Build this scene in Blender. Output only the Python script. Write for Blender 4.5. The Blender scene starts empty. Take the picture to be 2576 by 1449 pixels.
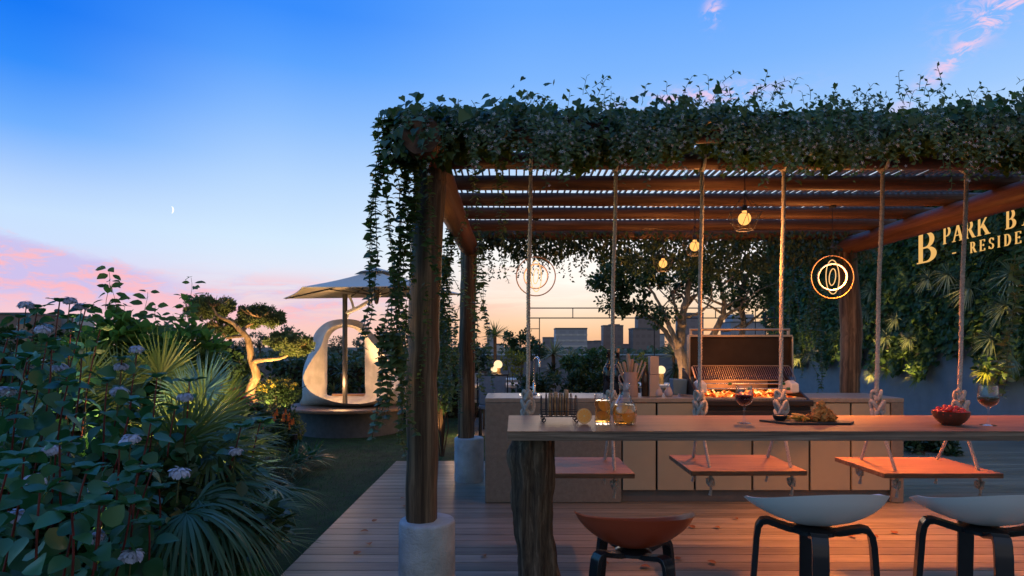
import bpy, math, random
import numpy as np
from mathutils import Vector, Matrix
SC = bpy.context.scene
COL = SC.collection
R = math.radians
RNG = np.random.default_rng(7)
random.seed(11)
HC = 1.4                                   # eye height
def P(px, py, d):                          # a picture direction at its real distance d (metres)
    return Vector(((px - 1288) / 1500 * d, d, HC + (872 - py) / 1500 * d))
def fl(px, py, z=0.0):                     # a point on the level plane z
    d = 1500 * (HC - z) / (py - 872)
    return Vector(((px - 1288) / 1500 * d, d, z))
def lin(r, g, b):
    def c(x):
        x /= 255.0
        return x / 12.92 if x <= 0.04045 else ((x + 0.055) / 1.055) ** 2.4
    return (c(r), c(g), c(b), 1.0)

# ---------------------------------------------------------------- object helpers
def tag(o, label=None, cat=None, group=None, kind=None):
    if label: o['label'] = label
    if cat: o['category'] = cat
    if group: o['group'] = group
    if kind: o['kind'] = kind
    return o
def thing(name, label, cat, loc=(0, 0, 0), group=None, rz=0.0):
    o = bpy.data.objects.new(name, None); COL.objects.link(o)
    o.empty_display_size = 0.1
    o.location = loc; o.rotation_euler = (0, 0, rz)
    return tag(o, label, cat, group)
def copy_tree(root, loc, rz=0.0, label=None, scale=1.0):
    def rec(o, par):
        c = o.copy(); COL.objects.link(c)
        if par is not None: c.parent = par
        for ch in [x for x in bpy.data.objects if x.parent == o]: rec(ch, c)
        return c
    r = rec(root, None)
    r.location = loc; r.rotation_euler = (0, 0, rz); r.scale = (scale,) * 3
    if label: r['label'] = label
    return r

class MB:
    def __init__(self): self.v = []; self.f = []
    def add(self, vs, fs):
        n = len(self.v); self.v.extend([tuple(p) for p in vs]); self.f.extend([tuple(i + n for i in q) for q in fs]); return self
    def box(self, c, s, rz=0.0, m=None):
        M = m if m is not None else Matrix.Rotation(rz, 3, 'Z')
        vs = []
        for x, y, z in ((-1,-1,-1),(1,-1,-1),(1,1,-1),(-1,1,-1),(-1,-1,1),(1,-1,1),(1,1,1),(-1,1,1)):
            vs.append(Vector(c) + M @ Vector((x*s[0]/2, y*s[1]/2, z*s[2]/2)))
        return self.add(vs, [(0,3,2,1),(4,5,6,7),(0,1,5,4),(1,2,6,5),(2,3,7,6),(3,0,4,7)])
    def tube(self, pts, r, n=8, cap=True, squash=None):
        pts = [Vector(p) for p in pts]; k = len(pts)
        rs = r if hasattr(r, '__len__') else [r] * k
        up = None; vs = []; fs = []
        for i, p in enumerate(pts):
            t = (pts[min(i+1, k-1)] - pts[max(i-1, 0)])
            t = t.normalized() if t.length > 1e-9 else Vector((0, 0, 1))
            if up is None:
                up = t.orthogonal().normalized()
                if abs(t.z) < 0.9: up = (Vector((0,0,1)) - t * t.z).normalized()
            up = (up - t * up.dot(t)).normalized()
            sd = t.cross(up)
            for j in range(n):
                a = 2 * math.pi * j / n
                q = squash[0] if squash else 1.0
                w = squash[1] if squash else 1.0
                vs.append(p + (up * math.cos(a) * q + sd * math.sin(a) * w) * rs[i])
        for i in range(k - 1):
            for j in range(n):
                a = i*n + j; b = i*n + (j+1) % n
                fs.append((a, b, b + n, a + n))
        if cap:
            fs.append(tuple(range(n - 1, -1, -1))); fs.append(tuple((k-1)*n + j for j in range(n)))
        return self.add(vs, fs)
    def lathe(self, prof, c=(0,0,0), n=24, cap0=True, cap1=True, sx=1.0, sy=1.0):
        vs = []; fs = []; k = len(prof)
        for r, z in prof:
            for j in range(n):
                a = 2 * math.pi * j / n
                vs.append((c[0] + r*math.cos(a)*sx, c[1] + r*math.sin(a)*sy, c[2] + z))
        for i in range(k - 1):
            for j in range(n):
                a = i*n + j; b = i*n + (j+1) % n
                fs.append((a, b, b + n, a + n))
        if cap0: fs.append(tuple(range(n - 1, -1, -1)))
        if cap1: fs.append(tuple((k-1)*n + j for j in range(n)))
        return self.add(vs, fs)
    def sphere(self, c, r, n=16, m=10):
        rr = r if hasattr(r, '__len__') else (r, r, r)
        prof = [(max(1e-4, math.sin(math.pi*i/m)), -math.cos(math.pi*i/m)) for i in range(m + 1)]
        vs = []; fs = []
        for a, z in prof:
            for j in range(n):
                t = 2*math.pi*j/n
                vs.append((c[0] + a*math.cos(t)*rr[0], c[1] + a*math.sin(t)*rr[1], c[2] + z*rr[2]))
        for i in range(m):
            for j in range(n):
                a = i*n + j; b = i*n + (j+1) % n
                fs.append((a, b, b + n, a + n))
        return self.add(vs, fs)
    def ring(self, c, Rr, r, axis=(0,1,0), n=48, m=8, flat=None, ell=1.0):
        ax = Vector(axis).normalized(); u = ax.orthogonal().normalized()
        if abs(ax.z) < 0.9: u = (Vector((0,0,1)) - ax*ax.z).normalized()
        w = ax.cross(u); vs = []; fs = []
        for i in range(n):
            a = 2*math.pi*i/n; d = u*math.cos(a) + w*math.sin(a)*ell
            for j in range(m):
                b = 2*math.pi*j/m
                fr = flat if flat else r
                vs.append(Vector(c) + d*(Rr + r*math.cos(b)) + ax*fr*math.sin(b))
        for i in range(n):
            for j in range(m):
                a = i*m + j; b = i*m + (j+1) % m; c2 = ((i+1) % n)*m + j; d2 = ((i+1) % n)*m + (j+1) % m
                fs.append((a, b, d2, c2))
        return self.add(vs, fs)
    def prism(self, pts2, z0, z1, f=None):          # pts2 in a plane, f(x, y, h) -> world
        f = f or (lambda a, b, h: (a, b, h))
        n = len(pts2)
        vs = [f(a, b, z0) for a, b in pts2] + [f(a, b, z1) for a, b in pts2]
        fs = [tuple(range(n - 1, -1, -1)), tuple(range(n, 2*n))]
        fs += [(i, (i+1) % n, n + (i+1) % n, n + i) for i in range(n)]
        return self.add(vs, fs)
    def build(self, name, mat, parent=None, smooth=True, origin=None, bevel=0.0, angle=38, seg=2):
        o0 = Vector(origin) if origin is not None else (root_loc(parent) if parent else Vector((0,0,0)))
        me = bpy.data.meshes.new(name)
        me.from_pydata([tuple(Vector(p) - o0) for p in self.v], [], self.f)
        me.validate(); me.update()
        if smooth:
            me.polygons.foreach_set('use_smooth', [True]*len(me.polygons))
            me.set_sharp_from_angle(angle=R(angle))
        if mat: me.materials.append(mat)
        o = bpy.data.objects.new(name, me); COL.objects.link(o)
        if parent: o.parent = parent
        elif origin is not None: o.location = o0
        if bevel:
            b = o.modifiers.new('bevel', 'BEVEL'); b.width = bevel; b.segments = seg; b.limit_method = 'ANGLE'; b.angle_limit = R(40)
        return o
def root_loc(o):
    while o.parent is not None: o = o.parent
    return Vector(o.location)

# ---------------------------------------------------------------- foliage helpers (numpy)
T_SIMPLE = (np.array([[0,0,0],[.26,.38,.06],[0,.45,-.02],[-.26,.38,.06],[0,1,-.10]]), [(0,1,4,2),(0,2,4,3)])
T_OVAL = (np.array([[0,0,0],[.24,.2,.05],[.34,.5,.05],[.18,.8,.0],[0,1,-.12],[-.18,.8,.0],[-.34,.5,.05],[-.24,.2,.05],[0,.5,-.02]]),
          [(0,1,8),(1,2,8),(2,3,8),(3,4,8),(4,5,8),(5,6,8),(6,7,8),(7,0,8)])
T_IVY = (np.array([[0,0,0],[.34,-.12,.02],[.5,.22,.05],[.27,.62,.03],[0,1,-.14],[-.27,.62,.03],[-.5,.22,.05],[-.34,-.12,.02],[0,.4,-.03]]),
         [(0,1,8),(1,2,8),(2,3,8),(3,4,8),(4,5,8),(5,6,8),(6,7,8),(7,0,8)])
T_BIG = (np.array([[0,0,0],[.28,.06,.04],[.44,.32,.07],[.36,.62,.03],[.15,.88,-.10],[0,1,-.20],[-.15,.88,-.10],[-.36,.62,.03],[-.44,.32,.07],[-.28,.06,.04],[0,.3,-.01],[0,.62,-.05]]),
         [(0,1,2,10),(10,2,3,11),(11,3,4,5),(0,10,8,9),(10,11,7,8),(11,5,6,7)])
T_STAR = (np.array([[0,0,0]] + [[math.sin(a)*r, math.cos(a)*r, .06*(r > .5)] for i in range(5) for a, r in ((2*math.pi*(i-.14)/5, .55), (2*math.pi*i/5, 1.0), (2*math.pi*(i+.14)/5, .55), (2*math.pi*(i+.5)/5, .16))]),
          [tuple([0] + [1 + (4*i + k) % 20 for k in range(3)]) + () for i in range(5)])
def unit(a):
    return a / np.maximum(np.linalg.norm(a, axis=1, keepdims=True), 1e-9)
def rnd_dirs(n, zlo=-1.0, zhi=1.0):
    z = RNG.uniform(zlo, zhi, n); a = RNG.uniform(0, 2*np.pi, n); s = np.sqrt(np.maximum(0, 1 - z*z))
    return np.stack([s*np.cos(a), s*np.sin(a), z], 1)
class LB:                                             # leaves and blades collected into one mesh
    def __init__(self): self.V = []; self.F = []; self.n = 0
    def leaves(self, tm, pos, dirs, nor, size):
        tv, tf = tm; N = len(pos)
        if N == 0: return self
        pos = np.asarray(pos, float); d = unit(np.asarray(dirs, float)); nr = np.asarray(nor, float)
        nr = unit(nr - d * (nr*d).sum(1, keepdims=True)); rt = np.cross(d, nr)
        s = np.broadcast_to(np.asarray(size, float), (N,))[:, None, None]
        v = pos[:, None, :] + s * (tv[None, :, 0:1]*rt[:, None, :] + tv[None, :, 1:2]*d[:, None, :] + tv[None, :, 2:3]*nr[:, None, :])
        k = len(tv)
        self.V.append(v.reshape(-1, 3))
        base = np.arange(N)*k + self.n
        for q in tf: self.F.extend((base[:, None] + np.array(q)[None, :]).tolist())
        self.n += N*k
        return self
    def blades(self, pos, dirs, length, width, droop, K=4, side=None, base=.35, peak=.35):
        pos = np.asarray(pos, float); N = len(pos)
        d = unit(np.asarray(dirs, float))
        L = np.broadcast_to(np.asarray(length, float), (N,)); W = np.broadcast_to(np.asarray(width, float), (N,)); D = np.broadcast_to(np.asarray(droop, float), (N,))
        if side is None:
            side = np.cross(d, np.array([0,0,1.0])[None, :] + RNG.normal(0, .25, (N, 3)))
        side = unit(side)
        t = np.linspace(0, 1, K + 1)
        w = np.where(t < peak, base + (1-base)*t/peak, np.maximum(0, 1 - (t-peak)/(1-peak))**.8)
        c = pos[:, None, :] + d[:, None, :]*(L[:, None]*t[None, :])[:, :, None]
        c[:, :, 2] -= (D*L)[:, None]*(t**2)[None, :]
        off = side[:, None, :]*(W[:, None]*w[None, :]/2)[:, :, None]
        v = np.stack([c - off, c + off], 2).reshape(N, -1, 3)
        k = v.shape[1]; self.V.append(v.reshape(-1, 3))
        b = np.arange(N)*k + self.n
        for i in range(K):
            self.F.extend(np.stack([b + 2*i, b + 2*i + 1, b + 2*i + 3, b + 2*i + 2], 1).tolist())
        self.n += N*k
        return self
    def addmb(self, mb):
        self.V.append(np.array([tuple(p) for p in mb.v], float)); self.F.extend([[i + self.n for i in q] for q in mb.f]); self.n += len(mb.v); return self
    def build(self, name, mat, parent=None, origin=None, smooth=True):
        o0 = Vector(origin) if origin is not None else (root_loc(parent) if parent else Vector((0,0,0)))
        v = np.concatenate(self.V) - np.array(o0)[None, :]
        me = bpy.data.meshes.new(name); me.from_pydata(v.tolist(), [], self.F); me.update()
        if smooth: me.polygons.foreach_set('use_smooth', [True]*len(me.polygons))
        if mat: me.materials.append(mat)
        o = bpy.data.objects.new(name, me); COL.objects.link(o)
        if parent: o.parent = parent
        elif origin is not None: o.location = o0
        return o
def clump_points(c, rad, n_clump, n_leaf, spread, shell=.55, zsq=1.0):
    """leaf points in uneven clumps through an ellipsoid; returns points and outward directions"""
    c = np.array(c, float); rad = np.array(rad, float)
    u = rnd_dirs(n_clump) * (RNG.uniform(shell**3, 1, n_clump)**(1/3))[:, None]
    cc = c + u*rad
    w = RNG.dirichlet(np.ones(n_clump)*2.5); idx = RNG.choice(n_clump, n_leaf, p=w)
    off = rnd_dirs(n_leaf) * (RNG.uniform(0, 1, n_leaf)**(.45))[:, None] * spread * RNG.uniform(.6, 1.3, n_clump)[idx][:, None]
    off[:, 2] *= zsq
    p = cc[idx] + off
    return p, unit((p - c)/rad*.6 + unit(off)*.8), cc

# ---------------------------------------------------------------- node helpers
def new_mat(name):
    m = bpy.data.materials.new(name); m.use_nodes = True
    nt = m.node_tree; nt.nodes.clear()
    out = nt.nodes.new('ShaderNodeOutputMaterial')
    return m, nt, out
class NG:
    def __init__(s, nt): s.nt = nt
    def n(s, t, **kw):
        x = s.nt.nodes.new(t)
        for k, v in kw.items(): setattr(x, k, v)
        return x
    def lk(s, a, b): s.nt.links.new(a, b)
    def val(s, inp, v):
        if hasattr(v, 'is_linked') or hasattr(v, 'links'): s.lk(v, inp)
        else: inp.default_value = v
    def m(s, op, a, b=None, c=None, clamp=False):
        x = s.n('ShaderNodeMath', operation=op); x.use_clamp = clamp
        s.val(x.inputs[0], a)
        if b is not None: s.val(x.inputs[1], b)
        if c is not None: s.val(x.inputs[2], c)
        return x.outputs[0]
    def mix(s, f, a, b, mode='MIX'):
        x = s.n('ShaderNodeMix', data_type='RGBA', blend_type=mode)
        s.val(x.inputs[0], f); s.val(x.inputs[6], a); s.val(x.inputs[7], b)
        return x.outputs[2]
    def ramp(s, f, stops, interp='LINEAR'):
        x = s.n('ShaderNodeValToRGB'); cr = x.color_ramp; cr.interpolation = interp
        while len(cr.elements) < len(stops): cr.elements.new(.5)
        for e, (p, c) in zip(cr.elements, sorted(stops, key=lambda q: q[0])):
            e.position = p; e.color = c if len(c) == 4 else (*c, 1)
        s.val(x.inputs[0], f); return x.outputs[0]
    def noise(s, vec, scale, detail=4, rough=.55, dist=0.0):
        x = s.n('ShaderNodeTexNoise'); x.inputs['Scale'].default_value = scale; x.inputs['Detail'].default_value = detail
        x.inputs['Roughness'].default_value = rough; x.inputs['Distortion'].default_value = dist
        if vec is not None: s.lk(vec, x.inputs['Vector'])
        return x.outputs['Fac']
    def coord(s, scale=(1,1,1), rot=(0,0,0)):
        t = s.n('ShaderNodeTexCoord'); mp = s.n('ShaderNodeMapping')
        mp.inputs['Scale'].default_value = scale; mp.inputs['Rotation'].default_value = rot
        s.lk(t.outputs['Object'], mp.inputs['Vector']); return mp.outputs['Vector']
    def bump(s, h, strength, dist=.01):
        b = s.n('ShaderNodeBump'); b.inputs['Strength'].default_value = strength; b.inputs['Distance'].default_value = dist
        s.lk(h, b.inputs['Height']); return b.outputs['Normal']
    def bsdf(s, color, rough=.5, metal=0.0, normal=None, spec=.5, trans=0.0, ior=1.45, coat=0.0):
        b = s.n('ShaderNodeBsdfPrincipled')
        s.val(b.inputs['Base Color'], color); s.val(b.inputs['Roughness'], rough); b.inputs['Metallic'].default_value = metal
        b.inputs['Specular IOR Level'].default_value = spec; b.inputs['Transmission Weight'].default_value = trans; b.inputs['IOR'].default_value = ior
        b.inputs['Coat Weight'].default_value = coat
        if normal is not None: s.lk(normal, b.inputs['Normal'])
        return b.outputs[0]

def mat_plain(name, c, rough=.5, metal=0.0, var=.12, scale=8.0, bump=.0, bscale=60.0, spec=.5, coat=0.0):
    m, nt, out = new_mat(name); g = NG(nt); v = g.coord()
    f = g.noise(v, scale, 5, .6)
    lo = tuple(x*(1-var*1.6) for x in c[:3]) + (1,); hi = tuple(min(1, x*(1+var*1.6)) for x in c[:3]) + (1,)
    col = g.ramp(f, [(.3, lo), (.7, hi)])
    nrm = g.bump(g.noise(v, bscale, 4, .6), bump, .01) if bump else None
    rf = g.m('ADD', rough - .06, g.m('MULTIPLY', g.noise(v, scale*2.3, 3), .12))
    g.lk(g.bsdf(col, rf, metal, nrm, spec, coat=coat), out.inputs[0]); return m
def mat_wood(name, c0, c1, c2, scale, rough=.45, bump=.25, rnd=0.0, spec=.4, fine=7.0):
    """grain stretched along the axis that has the small scale"""
    m, nt, out = new_mat(name); g = NG(nt); v = g.coord(scale)
    if rnd:
        gi = g.n('ShaderNodeNewGeometry'); ad = g.n('ShaderNodeVectorMath', operation='ADD'); cb = g.n('ShaderNodeCombineXYZ')
        k = g.m('MULTIPLY', gi.outputs['Random Per Island'], 37.0)
        for i in range(3): g.lk(k, cb.inputs[i])
        g.lk(v, ad.inputs[0]); g.lk(cb.outputs[0], ad.inputs[1]); v = ad.outputs[0]
    a = g.noise(v, 1.0, 6, .62, .6); b = g.noise(v, fine, 4, .7, .3)
    f = g.m('ADD', g.m('MULTIPLY', a, .72), g.m('MULTIPLY', b, .28))
    col = g.ramp(f, [(.36, c0), (.5, c1), (.64, c2)])
    if rnd:
        hv = g.n('ShaderNodeHueSaturation'); g.lk(col, hv.inputs['Color'])
        g.lk(g.m('ADD', 1 - rnd, g.m('MULTIPLY', gi.outputs['Random Per Island'], 2*rnd)), hv.inputs['Value']); col = hv.outputs[0]
    nrm = g.bump(f, bump, .01)
    rf = g.m('ADD', rough - .08, g.m('MULTIPLY', a, .16))
    g.lk(g.bsdf(col, rf, 0, nrm, spec), out.inputs[0]); return m
def mat_leaf(name, c0, c1, rough=.42, tr=.3, spec=.45, back=None):
    m, nt, out = new_mat(name); g = NG(nt)
    gi = g.n('ShaderNodeNewGeometry'); col = g.mix(gi.outputs['Random Per Island'], c0, c1)
    v = g.coord(); f = g.noise(v, 2.2, 3)
    hv = g.n('ShaderNodeHueSaturation'); g.lk(col, hv.inputs['Color']); g.lk(g.m('ADD', .62, g.m('MULTIPLY', f, .8)), hv.inputs['Value'])
    b = g.bsdf(hv.outputs[0], rough, 0, None, spec)
    if tr:
        t = g.n('ShaderNodeBsdfTranslucent')
        g.lk(g.mix(.5, hv.outputs[0], (c1[0]*1.5, c1[1]*1.6, c1[2]*.6, 1)), t.inputs[0])
        ms = g.n('ShaderNodeMixShader'); ms.inputs[0].default_value = tr
        g.lk(b, ms.inputs[1]); g.lk(t.outputs[0], ms.inputs[2]); g.lk(ms.outputs[0], out.inputs[0])
    else: g.lk(b, out.inputs[0])
    return m
def mat_emit(name, c, strength, var=0.0):
    m, nt, out = new_mat(name); g = NG(nt)
    e = g.n('ShaderNodeEmission'); e.inputs[0].default_value = c
    s = g.m('MULTIPLY', strength, g.m('ADD', 1 - var, g.m('MULTIPLY', g.noise(g.coord(), 12, 2), 2*var)))
    g.lk(s, e.inputs[1]); g.lk(e.outputs[0], out.inputs[0]); return m
def mat_glass(name, c=(1,1,1,1), rough=0.0, ior=1.45):
    m, nt, out = new_mat(name); g = NG(nt)
    f = g.noise(g.coord(), 20, 2)
    t = g.n('ShaderNodeBsdfTransparent'); t.inputs[0].default_value = c
    gl_ = g.n('ShaderNodeBsdfGlossy'); gl_.inputs['Roughness'].default_value = max(.02, rough)
    fr = g.n('ShaderNodeLayerWeight'); fr.inputs[0].default_value = .5
    ms = g.n('ShaderNodeMixShader'); g.lk(g.m('ADD', g.m('MULTIPLY', g.m('POWER', fr.outputs['Facing'], 2.0 if ior > 1.4 else 5.0), .85), g.m('ADD', .03, g.m('MULTIPLY', f, .01)), clamp=True), ms.inputs[0])
    g.lk(t.outputs[0], ms.inputs[1]); g.lk(gl_.outputs[0], ms.inputs[2]); g.lk(ms.outputs[0], out.inputs[0]); return m

# ---------------------------------------------------------------- camera
cam = bpy.data.cameras.new('camera'); co = bpy.data.objects.new('camera', cam); COL.objects.link(co)
co.location = (0, 0, HC); co.rotation_euler = (R(90), 0, 0)
cam.sensor_width = 36.0; cam.lens = 36.0*1500/2576; cam.shift_y = (872 - 724.5)/2576
cam.clip_start = .05; cam.clip_end = 8000
SC.camera = co
SC.render.resolution_x = 1024; SC.render.resolution_y = 576
SC.view_settings.view_transform = 'Standard'; SC.view_settings.look = 'None'; SC.view_settings.gamma = 1.0
SC.view_settings.exposure = 0.0; SC.view_settings.use_curve_mapping = False
SC.cycles.use_denoising = True
SC.cycles.max_bounces = 8; SC.cycles.transparent_max_bounces = 32; SC.cycles.transmission_bounces = 8
SC.cycles.sample_clamp_indirect = 4.0; SC.cycles.caustics_reflective = False; SC.cycles.caustics_refractive = True

# ---------------------------------------------------------------- world: dusk sky
W = bpy.data.worlds.new('World'); SC.world = W; W.use_nodes = True
nt = W.node_tree; nt.nodes.clear(); g = NG(nt)
wo = g.n('ShaderNodeOutputWorld'); bg = g.n('ShaderNodeBackground'); g.lk(bg.outputs[0], wo.inputs[0])
tc = g.n('ShaderNodeTexCoord'); sx = g.n('ShaderNodeSeparateXYZ'); g.lk(tc.outputs['Generated'], sx.inputs[0])
X, Y, Z = sx.outputs
hz = g.m('SQRT', g.m('ADD', g.m('MULTIPLY', X, X), g.m('MULTIPLY', Y, Y)))
AZ = g.m('ARCTAN2', X, Y)                       # 0 straight ahead, + to the right
EL = Z
def ramp_el(stops): return g.ramp(g.m('MULTIPLY', EL, 1/.8, clamp=True), [(p/.8, lin(*c)) for p, c in stops])
RL = ramp_el([(0,(252,212,208)),(.04,(248,206,214)),(.09,(226,208,238)),(.14,(206,226,255)),(.175,(200,226,255)),(.212,(180,212,255)),(.28,(112,176,255)),(.35,(52,142,252)),(.41,(24,122,246)),(.56,(30,120,240)),(.8,(70,150,245))])
RC = ramp_el([(0,(252,206,182)),(.044,(252,206,202)),(.085,(238,222,232)),(.12,(228,236,252)),(.166,(214,236,255)),(.253,(184,217,255)),(.334,(142,192,255)),(.41,(92,164,255)),(.47,(58,142,253)),(.56,(54,140,250)),(.8,(90,165,250))])
RR = ramp_el([(0,(240,178,140)),(.02,(254,196,144)),(.048,(255,212,166)),(.085,(255,234,212)),(.12,(255,248,240)),(.16,(252,253,255)),(.21,(228,240,255)),(.26,(202,227,255)),(.33,(160,203,255)),(.41,(126,183,255)),(.49,(98,166,255)),(.56,(86,160,255)),(.8,(100,170,250))])  # upper stops of all three ramps lifted above the frame as overhead fill
def sstep(x, a, b):
    t = g.m('DIVIDE', g.m('SUBTRACT', x, a), g.m('SUBTRACT', b, a), clamp=True)
    return g.m('MULTIPLY', g.m('MULTIPLY', t, t), g.m('SUBTRACT', 3.0, g.m('MULTIPLY', t, 2.0)))
sky = g.mix(sstep(AZ, -.70, -.36), RL, RC)
sky = g.mix(sstep(AZ, -.36, .06), sky, RR)
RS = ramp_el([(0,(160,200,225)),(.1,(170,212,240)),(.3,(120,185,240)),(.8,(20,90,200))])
RS = g.mix(1.0, RS, (.95, 1.40, 1.50, 1), 'MULTIPLY')  # unseen sky left of the frame, brightened and blued as side fill
sky = g.mix(g.m('MULTIPLY', sstep(AZ, .85, 1.3), .8), sky, (.20, .26, .36, 1))
def blob(a0, e0, wa, we, tilt=0.0):
    da = g.m('DIVIDE', g.m('SUBTRACT', AZ, a0), wa)
    de = g.m('DIVIDE', g.m('SUBTRACT', g.m('SUBTRACT', EL, e0), g.m('MULTIPLY', g.m('SUBTRACT', AZ, a0), tilt)), we)
    return g.m('EXPONENT', g.m('MULTIPLY', g.m('ADD', g.m('MULTIPLY', da, da), g.m('MULTIPLY', de, de)), -1.0))
cv = g.n('ShaderNodeCombineXYZ'); g.lk(g.m('MULTIPLY', AZ, 5.0), cv.inputs[0]); g.lk(g.m('MULTIPLY', EL, 30.0), cv.inputs[1])
n1 = g.noise(cv.outputs[0], 1.0, 7, .6, .35)
cv2 = g.n('ShaderNodeCombineXYZ'); g.lk(g.m('MULTIPLY', AZ, 26.0), cv2.inputs[0]); g.lk(g.m('MULTIPLY', EL, 60.0), cv2.inputs[1]); cv2.inputs[2].default_value = 3.0
n2 = g.noise(cv2.outputs[0], 1.0, 6, .65, .8)
# long pink bank at the left, wisps beyond the pine, peach streaks near the sun, puffs high at the right
edge = g.m('ADD', g.m('SUBTRACT', .146, g.m('MULTIPLY', g.m('ADD', AZ, .71), .22)), g.m('MULTIPLY', g.m('SUBTRACT', n2, .5), .022))
bank = g.m('MULTIPLY', g.m('MULTIPLY', sstep(EL, g.m('ADD', edge, .006), g.m('SUBTRACT', edge, .012)), sstep(EL, .035, .085)), g.m('SUBTRACT', 1.0, sstep(AZ, -.60, -.44)))
bank2 = g.m('MULTIPLY', g.m('MULTIPLY', blob(-.38, .072, .20, .030, -.02), 1.1), sstep(n1, .40, .58))
cl = g.mix(sstep(g.m('ADD', g.m('MULTIPLY', n1, .6), g.m('MULTIPLY', n2, .4)), .44, .55), lin(204,192,238), lin(255,186,196))
sky = g.mix(g.m('MULTIPLY', bank, g.m('ADD', .62, g.m('MULTIPLY', n1, .5)), clamp=True), sky, cl)
sky = g.mix(g.m('MULTIPLY', bank2, .9, clamp=True), sky, cl)
peach = g.m('MULTIPLY', g.m('ADD', blob(.04, .118, .10, .030, .05), blob(.02, .068, .16, .016, .10)), sstep(n1, .42, .58))
sky = g.mix(g.m('MULTIPLY', peach, .75, clamp=True), sky, lin(252,198,172))
puff = g.m('MULTIPLY', g.m('ADD', g.m('ADD', blob(.70, .425, .055, .030, .4), blob(.655, .375, .085, .012, .70)), g.m('ADD', blob(.325, .47, .012, .014), blob(.30, .37, .10, .012))), sstep(n2, .44, .60))
sky = g.mix(g.m('MULTIPLY', puff, .95, clamp=True), sky, lin(240,206,236))
# glow where the sun has just set
glow = blob(.09, .13, .13, .075)
sky = g.mix(g.m('MULTIPLY', glow, .65), sky, (1.15, 1.08, 1.0, 1))
# behind the camera an unseen sky raised to neutral grey as front fill; below the horizon dull ground
back = sstep(Y, .25, -.5)
sky = g.mix(back, sky, g.ramp(EL, [(0, (.44,.42,.42)), (.35, (.40,.39,.41)), (1, (.30,.42,.66))]))
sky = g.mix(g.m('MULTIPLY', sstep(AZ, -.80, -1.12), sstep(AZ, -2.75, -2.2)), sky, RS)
sky = g.mix(sstep(Z, -.005, -.06), sky, (.05, .055, .06, 1))
g.lk(sky, bg.inputs[0]); bg.inputs[1].default_value = 1.0
# ================================================================ materials
M = {}
M['post'] = mat_wood('post wood', (.032,.022,.015,1), (.092,.065,.043,1), (.24,.17,.105,1), (22,22,.9), .62, .5, spec=.25, fine=4)
M['beam_y'] = mat_wood('beam wood lengthwise', (.045,.020,.011,1), (.105,.048,.025,1), (.17,.085,.045,1), (18,.9,18), .5, .45, spec=.3, fine=5)  # beam and joist browns include the red of the warm lamps
M['beam_x'] = mat_wood('joist wood', (.038,.020,.013,1), (.085,.045,.027,1), (.15,.085,.05,1), (.9,18,18), .5, .4, spec=.3, fine=5)
M['slat'] = mat_wood('slat wood', (.07,.045,.03,1), (.12,.075,.05,1), (.19,.13,.09,1), (20,1,20), .5, .2, spec=.3)
M['deck'] = mat_wood('deck boards', (.12,.112,.082,1), (.195,.185,.138,1), (.265,.25,.19,1), (1.1,22,22), .42, .22, rnd=.22, spec=.35)
M['top'] = mat_wood('tabletop wood', (.10,.05,.030,1), (.19,.10,.062,1), (.28,.16,.104,1), (1.6,38,38), .46, .3, spec=.35)
M['fascia'] = mat_wood('table edge wood', (.06,.044,.032,1), (.17,.125,.09,1), (.30,.23,.165,1), (1.3,30,55), .55, .3, spec=.3)
M['seatw'] = mat_wood('swing seat wood', (.10,.048,.024,1), (.20,.105,.056,1), (.32,.185,.105,1), (2.2,36,36), .45, .45, spec=.4)
M['bark'] = mat_wood('dark bark', (.030,.021,.015,1), (.09,.064,.043,1), (.21,.155,.105,1), (34,34,3.2), .8, .9, spec=.2, fine=3)
M['trunk'] = mat_wood('grey tree bark', (.10,.072,.048,1), (.22,.165,.115,1), (.36,.28,.20,1), (16,16,2.6), .8, .7, spec=.2, fine=4)
M['concrete'] = mat_plain('concrete footing', (.38,.43,.45), .85, 0, .16, 7, .9, 55)
M['stone'] = mat_plain('counter stone', (.18,.168,.138), .7, 0, .10, 26, .25, 90)
M['stonetop'] = mat_plain('counter top stone', (.26,.235,.19), .42, 0, .10, 26, .12, 90)
M['door'] = mat_plain('cream cabinet front', (.31,.30,.22), .5, 0, .03, 4, .0)
M['gap'] = mat_plain('black recess and bowl shade', (.015,.015,.016), .6)
M['plinth'] = mat_plain('grey plinth', (.11,.115,.115), .6, 0, .08, 10)
M['black'] = mat_plain('black metal', (.018,.018,.020), .42, 0, .1, 12)
M['blackwood'] = mat_plain('black lacquered ply', (.016,.016,.018), .20, 0, .12, 10, spec=.6)
M['chrome'] = mat_plain('brushed steel', (.62,.62,.63), .22, 1.0, .04, 20)
M['copper'] = mat_plain('warm steel', (.48,.36,.26), .35, 1.0, .06, 14)
M['white'] = mat_plain('white shell plastic', (.72,.72,.74), .38, 0, .02, 4, spec=.5)
M['red'] = mat_plain('rust red shell plastic', (.36,.055,.018), .40, 0, .05, 5, spec=.5)
M['rope'] = mat_plain('jute rope', (.44,.41,.36), .9, 0, .2, 60, .5, 300)
M['lidin'] = mat_plain('grill lid lining', (.045,.030,.020), .38, .6, .2, 3)
M['grillbody'] = mat_plain('dark grill enamel', (.030,.026,.025), .35, .3, .15, 5)
M['motor'] = mat_plain('pale motor casing', (.68,.64,.58), .45, 0, .04, 8)
M['knob'] = mat_plain('green blue knob', (.02,.12,.12), .35, .2, .1, 20)
M['green'] = mat_plain('green clamp', (.03,.14,.06), .4, .2, .1, 20)
M['soil'] = mat_plain('dark soil', (.022,.016,.012), .95, 0, .3, 8, .8, 40)
M['lawn'] = mat_plain('lawn base', (.012,.04,.010), .95, 0, .4, 5, .6, 80)
M['gold'] = mat_emit('lit gold lettering', lin(255,196,112), .85, .1)
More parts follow.
